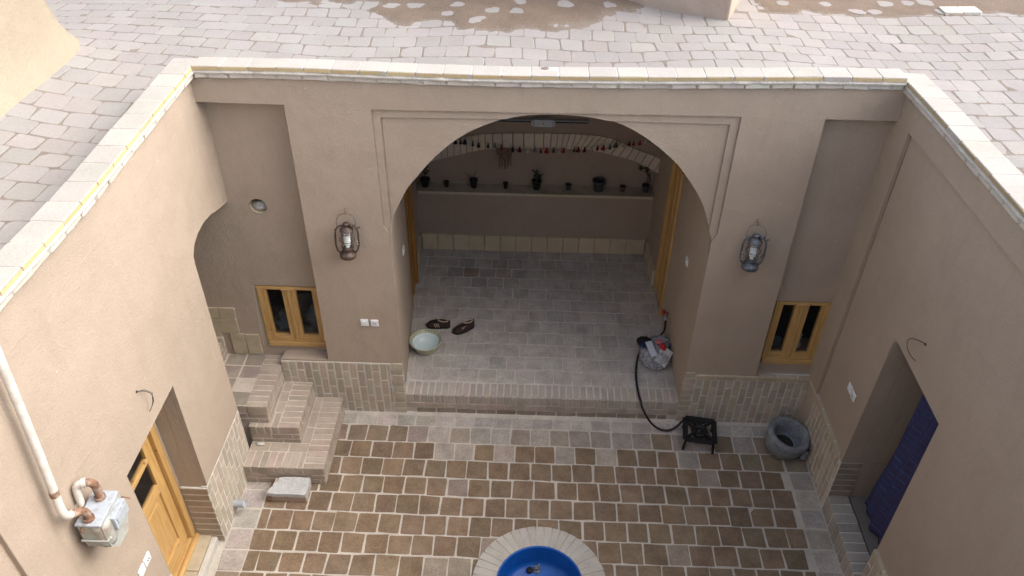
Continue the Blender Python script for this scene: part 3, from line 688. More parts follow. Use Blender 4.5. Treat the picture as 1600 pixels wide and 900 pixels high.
# brick arch voussoirs
g = G(); n = 40; random.seed(5)
def pa(P, t):
    i = t*(len(P)-1); k = min(int(i), len(P)-2); q = i-k; return (lerp(P[k][0], P[k+1][0], q), lerp(P[k][1], P[k+1][1], q))
for k in range(n):
    a0, a1 = pa(INT, (k+.05)/n), pa(INT, (k+.95)/n); b0, b1 = pa(EXT, (k+.04)/n), pa(EXT, (k+.96)/n)
    d = random.uniform(0, .006); cc = jc((.55, .48, .40), .08, .03); ja = random.uniform(-.004, .004)
    vs = [(p[0], BY-.018-d, p[1]+ja) for p in (a0, a1, b1, b0)] + [(p[0], BY+.19, p[1]+ja) for p in (a0, a1, b1, b0)]
    g.add(vs, [(0,1,2,3),(4,7,6,5),(0,4,5,1),(1,5,6,2),(2,6,7,3),(3,7,4,0)], cc)
g.build('brick_arch', 'brick', al, bevel=.005)
g = G(); vs = []; pts = [pa(INT, k/60) for k in range(61)]; pe = [pa(EXT, k/60) for k in range(61)]
g.slab([(p[0], p[1]+.006) for p in pts] + [(p[0], p[1]-.006) for p in reversed(pe)], [], fy(BY-.006), fy(BY+.1))
g.build('arch_mortar', mat('dark_mortar', (.19, .16, .135), .95, bump=.6), al)
g = G(); g.box((-1.375, BY-.03, 1.165), (1.555, BY+.2, 1.19)); sh = g.build('shelf', mat('shelf_stone', (.40, .35, .27), .85, var=.12, vscale=6, stain=(.15, .13, .10), stain_scale=5, bump=.5), al, bevel=.004)
g = G(); g.box((-1.375, BY-.038, 1.160), (1.555, BY-.0305, 1.194)); g.build('shelf_edge', mat('shelf_edge_stone', (.46, .41, .31), .8, var=.08, bump=.3), sh)
g = G(); g.box((-1.2, BY+.185, 1.191), (1.3, BY+.199, 1.198)); g.build('back_strip', 'cream', sh)
# skirting of square stone tiles
g = G(); random.seed(6)
F = lambda u, v, h: (u, BY-h, v)
x = -1.37; SK = (.50, .43, .31)
while x < 1.535:
    w = min(.205, 1.54-x); g.tile(F, x+.002, PZ, x+w-.003, .535, -.02, .028+random.uniform(-.001, .001), jc(SK, .06, .02), rad=.004, jit=.001, bev=.003, cseg=1); x += w
g.build('skirting', 'brick', al)
for side in (-1, 1):
    g = G(); f = xl if side < 0 else xr
    F = lambda u, v, h: (f(u) - side*h, u, v)
    for k in range(4): 
        y0 = 2.01 + k*.16; g.tile(F, y0+.002, PZ, min(y0+.158, 2.66), .52, -.02, .035, jc(SK, .08, .02), rad=.004, jit=.001, bev=.003, cseg=1)
    g.build('skirting', 'brick', al)
# doors in the side walls
for side, wm in ((1, 'wood'), (-1, 'woodd')):
    f = xl if side < 0 else xr; X = (f(1.38)+f(1.98))/2 + side*.02
    g = G(); sg = side
    def bx(gg, y0, y1, z0, z1, d0, d1):
        a_, b_ = X + sg*d0, X + sg*d1; gg.box((min(a_, b_), y0, z0), (max(a_, b_), y1, z1))
    bx(g, 1.385, 1.455, PZ, 2.245, -.035, .06); bx(g, 1.905, 1.975, PZ, 2.245, -.035, .06); bx(g, 1.455, 1.905, 2.17, 2.244, -.034, .06)
    dd_ = g.build('door', wm, al, bevel=.004)
    g = G(); bx(g, 1.46, 1.90, PZ+.02, 2.165, .0, .035); g.build('door_leaf', wm, dd_, bevel=.003)
    g = G(); bx(g, 1.665, 1.70, PZ+.02, 2.165, -.016, -.001); g.build('door_batten', wm, dd_, bevel=.003)
    g = G(); bx(g, 1.38, 1.98, PZ, 2.25, .08, .10); g.build('door_backing', 'dark', dd_)

# --- platform floor of the alcove
pf = empty('brick_platform', (.15, 1.3, 0), 'low brick-paved platform under the arch, edged with bricks on edge', 'platform')
g = G(); g.box((-1.6, .012, 0), (1.75, 3.0, PZ-.0025)); g.build('platform_bed', mat('dusty_mortar', (.50, .47, .44), .95, var=.14, vscale=5, bump=.7, bdist=.008, bscale=60, spec=.1), pf)
g = G(); random.seed(9)
F = lambda u, v, h: (u, v + .018*noise.noise(Vector((u*1.5, v*2, 0))) - .006*u, PZ + h)
v = .208; k = 0; TG = (.42, .392, .365)
while v < 2.72:
    hrow = .206 if v < 2.4 else .2; u = -1.5 + (k % 2)*.10 + random.uniform(-.02, .02)
    while u < 1.68:
        w = .2065*random.uniform(.96, 1.04); um = u + w/2
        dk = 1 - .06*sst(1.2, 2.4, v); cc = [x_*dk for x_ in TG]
        if abs(um+.47) < .24 and 2.0 < v+.1 < 2.22: kk = random.uniform(.0, .7); cc = [lerp(p_, q_, kk) for p_, q_ in zip((.24, .195, .15), TG)]
        elif abs(um+.55) < .5 and 1.95 < v+.1 < 2.7: kk = random.uniform(.76, 1.0); cc = [x_*kk for x_ in TG]
        g.tile(F, u+.004, v+.004, u+w-.005, v+hrow-.004, -.02, random.uniform(-.0015, .002), jc(cc, .07, .02), rad=.016, jit=.005, bev=.005, tilt=.012); u += w
    v += hrow; k += 1
g.build('platform_tile', 'tile', pf)
g = G(); u = -1.30
F = lambda u, v, h: (u, v, h)
while u < 1.66:
    w = .0735; c_ = jc((.37, .33, .295), .09, .03); zt = PZ + random.uniform(-.001, .003)
    if u > -1.26: g.tile(F, u+.005, -.004, u+w-.006, .196, PZ-.105, zt, c_, rad=.008, jit=.003, bev=.008, cseg=2)
    u += w
F = lambda u, v, h: (u, -h, v); u = -1.25
while u < 1.64:
    w = min(.215, 1.65-u); g.tile(F, u+.006, PZ-.19, u+w-.006, PZ-.115, -.03, .006, jc((.36, .31, .265), .1), rad=.006, jit=.003, bev=.005, cseg=1)
    g.tile(F, u+.006-.1, PZ-.27, u+w-.006-.1, PZ-.20, -.03, .001, jc((.25, .21, .18), .1), rad=.006, jit=.003, bev=.005, cseg=1) if u > -1.1 else None
    u += w
g.build('edge_brick', 'brick', pf)
g = G(); g.box((-1.25, .002, 0), (1.65, .02, PZ-.02)); 
g.build('edge_mortar', 'mortar', pf)
g = G(); ring = [(XL, .02), (XR, .02)]
st = 60; vs = []
for i in range(st+1):
    x = lerp(-1.95, XR-.01, i/st); e = .006*noise.noise(Vector((x*6, 0, 2)))
    vs += [(x, .03, .05+e), (x, -.012+e, .035+e*1.5), (x, -.035+e*2, .0)]
fs = []
for i in range(st):
    for q in range(2): fs.append((i*3+q, (i+1)*3+q, (i+1)*3+q+1, i*3+q+1))
g.add(vs, fs, smooth=True); g.build('base_fillet', 'mortar', pf)

# ================================================================== STEPS
stp = empty('brick_steps', (-2.4, -.4, 0), 'dusty brick steps climbing left through the arched opening in the corner', 'steps')
g = G(); gm = G(); random.seed(21); SC = (.335, .285, .24)
def step(x0, x1, y0, y1, z0, z1, front=True, nosed=True, lpart=None):
    gm.box((x0, y0+.007, 0), (x1-.007, y1, z1-.003))
    # bricks on edge along the right (court) edge
    v = y0; k = 0
    F = lambda u, v_, h: (u, v_, h)
    h_ = z1-z0
    while v < y1 - .02:
        w = .0745 if h_ < 3 else .0745; c_ = jc(SC, .1, .03)
        if v + w > y1: w = y1 - v
        if w > .03: g.tile(F, x1-.200, v+.004, x1, v+w-.007, z1-.088, z1+random.uniform(-.002, .003), c_, rad=.008, jit=.004, bev=.006, cseg=2)
        v += w
    if front:
        u = x0 + .003
        while u < x1 - .21:
            w = min(.0745, x1-.203-u)
            if w > .03: g.tile(F, u+.004, y0, u+w-.007, y0+.200, z1-.088, z1+random.uniform(-.002, .003), jc(SC, .1, .03), rad=.008, jit=.004, bev=.006, cseg=2)
            u += w
    # stretcher courses under it
    zt = z1-.098; q = 0
    while zt > z0 + .02:
        zb = max(z0 - .01, zt - .062)
        Ff = lambda u_, v_, h: (u_, y0 + .002 - h, v_); Fs = lambda u_, v_, h: (x1 - .002 + h, u_, v_)
        u = x0 + .002 - (q % 2)*.1
        while u < x1:
            a0, a1 = max(u, x0), min(u+.205, x1)
            if a1-a0 > .03: g.tile(Ff, a0+.004, zb+.004, a1-.006, zt-.002, -.03, .0, jc(SC, .1), rad=.006, jit=.003, bev=.005, cseg=1)
            u += .21
        v = y0 - (q % 2)*.1
        while v < y1:
            a0, a1 = max(v, y0), min(v+.205, y1)
            if a1-a0 > .03: g.tile(Fs, a0+.004, zb+.004, a1-.006, zt-.002, -.03, .0, jc(SC, .1), rad=.006, jit=.003, bev=.005, cseg=1)
            v += .21
        zt -= .072; q += 1
step(XL+.008, -1.905, -.975, -.016, 0, .24)
step(XL+.008, -2.195, -.655, -.014, .24, .455)
step(-3.95, -2.49, -.60, .145, .455, .685, front=False)
step(-3.95, -3.085, -.85, .145, .685, .925, front=False)
step(-3.95, -3.40, -.85, .145, .925, 1.15, front=False)
# mortar-smeared treads and the landing pavers
F = lambda u, v, h: (u, v, h)
for (x0, x1, y0, y1, z, nn) in ((-2.69, -2.11, -.770, -.66, .24, 3), (-2.188, -2.11, -.655, -.02, .24, -3), (-2.484, -2.40, -.445, -.02, .455, -3)):
    m_ = abs(nn)
    for k in range(m_):
        if nn > 0: g.tile(F, lerp(x0, x1, k/m_)+.003, y0, lerp(x0, x1, (k+1)/m_)-.003, y1, z-.05, z-.002, jc(SC, .06, .02), rad=.008, jit=.003, bev=.004)
        else: g.tile(F, x0, lerp(y0, y1, k/m_)+.003, x1, lerp(y0, y1, (k+1)/m_)-.003, z-.05, z-.002, jc(SC, .06, .02), rad=.008, jit=.003, bev=.004)
for k in range(4):
    for q in range(2):
        x0 = -3.08 + q*.20; y0 = -.58 + k*.185
        g.tile(F, x0+.004, y0, x0+.19, min(y0+.175, .14), .60, .683+random.uniform(-.002, .003), jc((.26, .225, .195), .08), rad=.012, jit=.004, bev=.006)
for k in range(0):
    x0 = -2.69 + k*.0745
    g.tile(F, x0+.003, -.45, x0+.068, -.05, .40, .452, jc(SC, .08), rad=.008, jit=.003, bev=.006)
g.build('step_brick', 'brick', stp); gm.build('step_core', mat('step_mortar', (.46, .41, .36), .95, var=.14, vscale=6, bump=.8, bdist=.008, bscale=60, spec=.1), stp)
# cream skirting on the wall above the steps
g = G(); F = lambda u, v, h: (u, .149-h, v)
for x0, x1, z0, z1 in ((-3.30, -3.07, 1.17, 1.305), (-3.066, -2.905, 1.17, 1.308), (-3.30, -3.10, .93, 1.165), (-3.096, -2.912, .975, 1.166), (-3.02, -2.872, .69, .97), (-2.868, -2.722, .69, .962)):
    g.tile(F, x0, z0, x1, z1, -.01, .016, jc((.40, .345, .25), .06, .02), rad=.006, jit=.004, bev=.004, cseg=1)
g.build('stair_skirting', 'brick', stp)

# ================================================================== POOL
pool = empty('round_pool', (POOL[0], POOL[1], 0), 'round pool painted bright blue inside with a pale brick rim', 'pool')
g = G(); random.seed(3); n = 46; ro, ri = .600, .385
for k in range(n):
    t0, t1 = 2*math.pi*(k+.04)/n, 2*math.pi*(k+.96)/n; z1 = .026 + random.uniform(-.002, .003); c_ = jc((.40, .385, .36), .06, .015)
    P = lambda r, t, z: (POOL[0] + r*math.cos(t), POOL[1] + r*math.sin(t), z)
    vs = [P(ri, t0, z1), P(ro, t0, z1), P(ro, t1, z1), P(ri, t1, z1), P(ri, t0, -.06), P(ro, t0, -.06), P(ro, t1, -.06), P(ri, t1, -.06)]
    g.add(vs, [(0,1,2,3),(4,7,6,5),(0,4,5,1),(1,5,6,2),(2,6,7,3),(3,7,4,0)], c_)
g.build('rim_brick', 'brick', pool, bevel=.006)
g = G(); g.lathe([(.598, -.05), (.597, .020), (.390, .022), (.388, -.05)], (POOL[0], POOL[1], 0), 64); g.build('rim_mortar', 'mortar', pool)
g = G(); g.lathe([(.3895, .0275), (.376, .031), (.372, .02), (.366, -.155), (.355, -.195), (.32, -.218), (0.001, -.226)], (POOL[0], POOL[1], 0), 64); g.build('blue_basin', 'blue', pool)
sp = empty('fountain_spout', (.178, -1.70, -.222), 'small dark fountain spout standing on the blue pool floor', 'fountain spout')
def gl(): q = G(); q.local = True; return q
g = gl(); g.lathe([(.001, .0), (.035, .0), (.035, .015), (.018, .022), (.014, .04), (.022, .045), (.022, .06), (.001, .06)], (0, 0, 0), 14); g.tube([(0, 0, .055), (.012, .0, .075), (.02, .01, .09)], .008, 8); g.tube([(-.025, 0, .065), (.03, 0, .065)], .006, 6); g.build('spout_body', 'stone', sp)
g = gl(); g.lathe([(.001, .0), (.028, .0), (.03, .03), (.022, .035), (.001, .032)], (-.065, -.01, 0), 14); g.build('drain_cap', 'blackmetal', sp)

# ================================================================== OBJECTS
def part(g, name, m, parent, **k): g.local = True; return g.build(name, m, parent, **k)

# --- hurricane lanterns
def lantern(x, z, tilt, metal, label, turn):
    root = empty('hanging_lantern', (x, -.085, z), label, 'lantern', 'lanterns on the arch piers')
    root.rotation_euler = (0, tilt, turn)
    g = G(); g.lathe([(.001, 0), (.066, 0), (.074, .006), (.074, .034), (.066, .046), (.040, .056), (.036, .085), (.050, .092), (.001, .094)], n=20, smooth=True); part(g, 'oil_tank', metal, root)
    g = G()
    for s_ in (-1, 1):
        g.tube([(s_*.060, 0, .035), (s_*.090, 0, .075), (s_*.101, 0, .13), (s_*.100, 0, .25), (s_*.092, 0, .30), (s_*.06, 0, .334), (s_*.02, 0, .34)], .0085, 8)
    part(g, 'side_tube', metal, root)
    g = G(); g.lathe([(.062, .290), (.060, .296), (.040, .318), (.026, .330), (.026, .350), (.034, .353), (.024, .364), (.001, .366)], n=18); part(g, 'chimney', metal, root)
    g = G()
    for zz, rr in ((.115, .055), (.19, .066), (.262, .054)):
        g.tube([(rr*math.cos(t), rr*math.sin(t), zz) for t in [2*math.pi*k/18 for k in range(18)]], .0032, 6, closed=True)
    for k in range(4):
        t = math.pi/4 + math.pi/2*k; g.tube([(.04*math.cos(t), .04*math.sin(t), .095), (.060*math.cos(t), .060*math.sin(t), .15), (.062*math.cos(t), .062*math.sin(t), .22), (.048*math.cos(t), .048*math.sin(t), .285)], .0028, 5)
    part(g, 'wire_cage', metal, root)
    g = G(); g.lathe([(.036, .10), (.054, .14), (.060, .19), (.052, .24), (.040, .284)], n=20); part(g, 'glass_globe', 'lampglass', root)
    g = G(); pts = [(.024*math.cos(t*.9), .024*math.sin(t*.9), .135 + .125*t/46) for t in range(47)]
    g.tube(pts, .0085, 8); g.lathe([(.001, .10), (.018, .10), (.020, .128), (.001, .13)], n=14); g.lathe([(.001, .262), (.014, .262), (.014, .300), (.001, .300)], n=12); part(g, 'bulb', 'cfl', root)
    g = G(); g.tube([(-.082, 0, .30), (-.084, .01, .38), (-.066, .03, .425), (0, .045, .437), (.060, .03, .42), (.080, .01, .375), (.080, 0, .30)], .0026, 6); part(g, 'handle', metal, root)
    for pts in ([(-.085, 0, .30), (-.105, 0, .296)], [(.082, 0, .30), (.10, .0, .31), (.118, .0, .318)]):
        g = G(); g.tube(pts, .007, 6); part(g, 'lug', metal, root)
    g = G(); g.blob((.045, -.02, .345), (.018, .014, .016), 2); part(g, 'joint', metal, root)
    g = G(); g.tube([(.0, .083, .465), (.0, .03, .455), (0, .035, .425)], .006, 6); g.blob((0, .045, .47), (.012, .012, .012), 1); part(g, 'hook', 'rust', root)
    g = G()
    for s_, pts in ((1, [(.03, 0, .34), (.075, .01, .33), (.098, .02, .25), (.102, .02, .16), (.08, .03, .10)]),): g.tube(smooth_path([tuple(p) for p in pts], 4), .004, 5)
    part(g, 'flex', 'wire', root)
    for q in (((.088, -.006, .17), (.09, -.006, .14)) if metal == 'rustlamp' else ((-.092, -.006, .17), (-.092, -.006, .13), (-.09, -.006, .1))):
        g = G(); g.blob(q, (.008, .008, .008), 1); part(g, 'clip', 'pale_tin', root)
    return root
lantern(-1.615, 2.150, .06, 'rustlamp', 'rusty brown hurricane lantern hanging on the pier left of the arch', .15)
lantern(2.012, 2.145, -.02, 'greylamp', 'grey tin hurricane lantern hanging on the pier right of the arch', -.1)

# --- sockets and switches
def plate(name, pos, n, up_h, w, h, k, label, cat, grp=None, rot=0):
    root = empty(name, pos, label, cat, grp); root.rotation_euler = (0, 0, rot)
    for q in range(k):
        x = (q - (k-1)/2)*w*1.12
        g = G(); g.box((x-w/2, -.012, -h/2), (x+w/2, 0, h/2)); p_ = part(g, 'cover_plate', 'white_pl', root, bevel=.003)
        g = G()
        if q % 2 == 0: g.box((x-w*.3, -.017, -h*.3), (x+w*.3, -.0125, h*.3)); g.box((x-.008, -.0185, -.003), (x+.008, -.0172, .001))
        else: g.lathe([(.026, 0), (.026, .004), (.022, .004), (.020, -.004+.006), (.001, .002)], (x, -.0125, 0), 20, M3=Matrix.Rotation(R(90), 3, 'X'))
        part(g, 'rocker' if q % 2 == 0 else 'socket_ring', 'white_pl', root)
        if q % 2:
            g = G()
            for s_ in (-1, 1): g.lathe([(.0045, 0), (.0045, .0075), (.001, .0075)], (x+s_*.009, -.0125, 0), 8, M3=Matrix.Rotation(R(90), 3, 'X'))
            part(g, 'socket_pin', 'wire', root)
    return root
plate('wall_switch', (-1.569, -.001, 1.293), None, 0, .076, .080, 1, 'white light switch on the left pier, left one of the pair', 'switch')
g_ = empty('wall_socket', (-1.470, -.001, 1.292), 'white power socket on the left pier, beside the light switch', 'socket')
g = G(); g.box((-.038, -.012, -.04), (.038, 0, .04)); part(g, 'cover_plate', 'white_pl', g_, bevel=.003)
g = G(); g.lathe([(.026, 0), (.026, .004), (.022, .004), (.020, .002), (.001, .002)], (0, -.0125, 0), 20, M3=Matrix.Rotation(R(90), 3, 'X')); part(g, 'socket_ring', 'white_pl', g_)
g = G()
for s_ in (-1, 1): g.lathe([(.0045, 0), (.0045, .0075), (.001, .0075)], (s_*.009, -.0125, 0), 8, M3=Matrix.Rotation(R(90), 3, 'X'))
part(g, 'socket_pin', 'wire', g_)
plate('wall_switch', (XR+.030, -.765, 1.293), None, 0, .085, .080, 2, 'white switch and socket pair on the right wall before the curtained doorway', 'switch', rot=R(-90))
plate('wall_switch', (XL, -2.69, 1.25), None, 0, .085, .080, 2, 'white switch and socket pair low on the left wall below the gas meter', 'switch', rot=R(90))
plate('wall_switch', (xr(.66)-.0, .66, 1.66), None, 0, .085, .085, 1, 'small white switch on the right side wall of the alcove', 'switch', rot=R(-90))
plate('wall_switch', (xl(.9)+.0, .90, 1.53), None, 0, .085, .085, 1, 'small white switch on the left side wall of the alcove', 'switch', rot=R(90))

# --- loose wires
def wire_thing(pts, r, label, m='wire', name='loose_wire'):
    root = empty(name, pts[0], label, 'wire'); O = Vector(pts[0])
    g = G(); g.tube([Vector(p)-O for p in smooth_path(pts, 5)], r, 6); part(g, 'wire_strand', m, root)
    g = G(); g.blob((0, 0, 0), (.012, .012, .012), 1); part(g, 'wire_end', m, root); return root
wl_ = wire_thing([(XL, -2.043, 2.365), (XL+.03, -2.01, 2.34), (XL+.05, -1.97, 2.27), (XL+.05, -1.975, 2.20), (XL+.03, -2.03, 2.15)], .0025, 'dark bare wires dangling from the left wall above the doorway')
g = G(); g.tube([(0, 0, 0), (.03, .05, -.03), (.05, .09, -.10), (.04, .07, -.18), (.03, .03, -.22)], .0022, 6); part(g, 'wire_strand', 'wire', wl_)
wire_thing([(XR+.03, -1.446, 2.491), (XR+.0, -1.40, 2.485), (XR-.03, -1.33, 2.44), (XR-.03, -1.34, 2.37), (XR-.01, -1.40, 2.33), (XR+.01, -1.45, 2.325)], .0028, 'thin dark wire curling from the right wall above the doorway')

# --- vent hole with crumpled foil
vh = empty('wall_vent', (-2.435, .15, 2.515), 'round vent hole stuffed with crumpled foil in the left recess', 'vent')
g = G(); g.lathe([(.083, .0), (.080, .004), (.078, -.02), (.077, -.12), (.001, -.125)], n=24, M3=Matrix.Rotation(R(90), 3, 'X')); part(g, 'vent_sleeve', 'cream', vh)
g = G(); g.blob((0, .055, -.03), (.072, .03, .045), 4, amp=.5, fr=3.5, sharp=True, seed=2); part(g, 'crumpled_lining', 'foil', vh)

# --- gas meter with its pipes
gm_ = empty('gas_meter', (XL, -2.98, 2.2), 'grey gas meter with rusty pipe bends mounted on the left wall', 'gas meter')
O = Vector((XL, -2.98, 2.2)); g = G()
def meterbody(y0, y1, x0, x1, z0, z1): g.box((x0, y0, z0), (x1, y1, z1))
g.slab([(-.125, .105), (-.128, -.03), (-.118, -.10), (-.07, -.165), (.05, -.175), (.118, -.10), (.128, -.03), (.125, .105)], [], lambda u, v: (.055, u, v), lambda u, v: (.195 + .02*math.cos(u*9), u, v)); part(g, 'meter_body', 'greypaint', gm_, bevel=.02)
g = G(); g.lathe([(.001, .10), (.055, .10), (.060, .06), (.060, -.06), (.05, -.10), (.001, -.12)], (.165, -.075, 0), 20); part(g, 'valve_chamber', 'greypaint', gm_)
g = G(); g.box((.045, -.132, .107), (.205, .132, .128)); part(g, 'top_plate', 'meter_top', gm_, bevel=.008)
g = G(); g.box((.201, -.055, -.02), (.245, .10, .095)); c_ = part(g, 'counter_box', 'meter_top', gm_, bevel=.006)
g = G(); g.box((.2455, -.035, .02), (.250, .08, .07)); c2 = part(g, 'counter_window', 'grey_pl', gm_)
g = G(); g.tube([(.05, -.135, -.02), (.21, -.135, -.02), (.21, .135, -.02), (.05, .135, -.02)], .008, 8)
for yy in (-.11, -.03, .06): g.blob((.212, yy, -.02), (.014, .014, .016), 1)
part(g, 'seam_flange', 'greypaint', gm_)
g = G(); g.blob((.13, .15, -.07), (.03, .035, .04), 2, amp=.1); g.tube([(.14, .16, -.05), (.15, .20, -.03), (.17, .235, -.09)], .005, 6); part(g, 'valve', 'rust', gm_)
g = G(); pts = smooth_path([(.12, -.085, .128), (.12, -.085, .185), (.115, -.10, .225), (.10, -.125, .25), (.085, -.15, .255)], 4); g.tube(pts, .026, 12)
g.tube([(.12, -.085, .12), (.12, -.085, .150)], .034, 10); part(g, 'inlet_elbow', 'rust', gm_)
g = G(); pts = smooth_path([(.12, .07, .128), (.122, .072, .20), (.122, .07, .255), (.108, .06, .29), (.08, .05, .30)], 4); g.tube(pts, .025, 12); g.tube([(.12, .07, .12), (.12, .07, .15)], .033, 10); part(g, 'outlet_elbow', 'rust', gm_)
g = G(); pts = smooth_path([(.085, .052, .30), (.055, .04, .298), (.035, .03, .275), (.032, .02, .22), (.03, .01, .15), (.0, .0, .12)], 4); g.tube(pts, .023, 12); g.tube([(.092, .055, .30), (.068, .046, .30)], .029, 10); part(g, 'return_pipe', 'pipe_white', gm_)
g = G(); g.tube([(.03, .0, .16), (.05, -.03, .15), (.06, -.09, .11), (.085, -.14, .07)], .010, 8); part(g, 'tap_lever', 'rust', gm_)
gp = empty('gas_pipe', (XL+.075, -3.15, 2.5), 'long white gas pipe with rust spots running down the left wall', 'pipe'); O = Vector(gp.location)
P = [(-2.625, -3.03, 3.86), (-2.625, -3.05, 3.60), (-2.625, -3.095, 3.12), (-2.625, -3.145, 2.60), (-2.622, -3.165, 2.50), (-2.61, -3.18, 2.455), (-2.605, -3.19+.03, 2.440), (-2.61, -3.17+.0, 2.445)]
g = G(); g.tube([Vector(p)-O for p in [(-2.625, -3.0, 4.1), (-2.625, -3.05, 3.60), (-2.625, -3.10, 3.12), (-2.625, -3.155, 2.65)] + smooth_path([(-2.625, -3.163, 2.60), (-2.62, -3.170, 2.54), (-2.615, -3.165, 2.50), (-2.615, -3.14, 2.47), (-2.615, -3.12, 2.455)], 3)], .0245, 14); part(g, 'pipe_run', 'pipe_white', gp)
g = G(); g.tube([Vector(p)-O for p in [(-2.625, -3.150, 2.71), (-2.625, -3.154, 2.67)]], .027, 12); part(g, 'rust_ring', 'rust', gp)

# --- pvc stubs
def stub(pos, d, label, mt='grey_pl'):
    root = empty('drain_pipe', pos, label, 'pipe'); g = G(); d = Vector(d)
    q = d.to_track_quat('Z', 'Y').to_matrix()
    g.lathe([(.036, -.02), (.036, .085), (.040, .09), (.040, .105), (.033, .105), (.031, 0)], M3=q, n=20); part(g, 'pipe_stub', mt, root)
    g = G(); g.lathe([(.001, .0), (.030, .0)], M3=q, n=16); part(g, 'pipe_mouth', 'dark', root)  # near-black disc painted in for the shade inside the pipe
stub((XL+.01, -1.33, .14), (1, 0, 0), 'grey plastic drain pipe stub at the foot of the left wall')
stub((XR-.03, -.47, .15), (-.12, -.05, -1), 'grey plastic drain pipe stub low on the right wall behind the stone mortar', 'pvc_dark')

# --- broken brick block by the steps
bb = empty('broken_block', (-2.22, -1.10, 0), 'broken cement-topped block of bricks lying before the lowest step', 'block')
g = G(); F = lambda u, v, h: (u, v, h); random.seed(14)
Ff = lambda u, v, h: (u, -.095-h, v)
g.box((-.165, -.085, 0), (.17, .10, .115)); part(g, 'block_core', 'brick', bb)
for s in (0,):
    g = G(); g.c = []
    for (u0, u1) in ((-.17, .0), (.008, .168)): g.tile(Ff, u0, .012, u1, .085, -.02, .0, jc((.32, .25, .20), .05), rad=.006, jit=.004, bev=.005)
    part(g, 'block_brick', 'brick', bb)
g = G(); outl = [(-.20, -.10), (-.185, -.095), (-.10, -.105), (.0, -.10), (.175, -.102), (.185, .0), (.178, .10), (.05, .104), (-.09, .10), (-.13, .095), (-.125, .05), (-.16, .03), (-.165, -.01), (-.185, -.04)]
g.slab(outl, [], lambda u, v: (u, v, .135+.006*noise.noise(Vector((u*20, v*20, 0)))), lambda u, v: (u, v, .088)); part(g, 'cement_cap', 'grey_block', bb, bevel=.008)
g = G(); g.box((-.205, -.10, .0), (-.166, .02, .05)); part(g, 'brick_chip', 'rust', bb, bevel=.008)
bk = bb['label']
for o in bb.children:
    if o.name.startswith('block_core'):
        o.data.attributes['Col'].data.foreach_set('color', [x for _ in o.data.polygons for x in (.40, .37, .33, 1)])
for nm, pos, rad, lb in (('plaster_chip', (-2.60, -.69, .248), (.045, .022, .008), 'white flat plaster chip lying on the lowest step'), ('plaster_chip', (-2.39, -.28, .463), (.010, .010, .009), 'tiny white pebble of plaster on the second step')):
    g = G(); g.blob((0, 0, 0), rad, 2, amp=.3); o = g.build(nm, 'limewhite'); o.location = pos; tag(o, lb, 'chip')

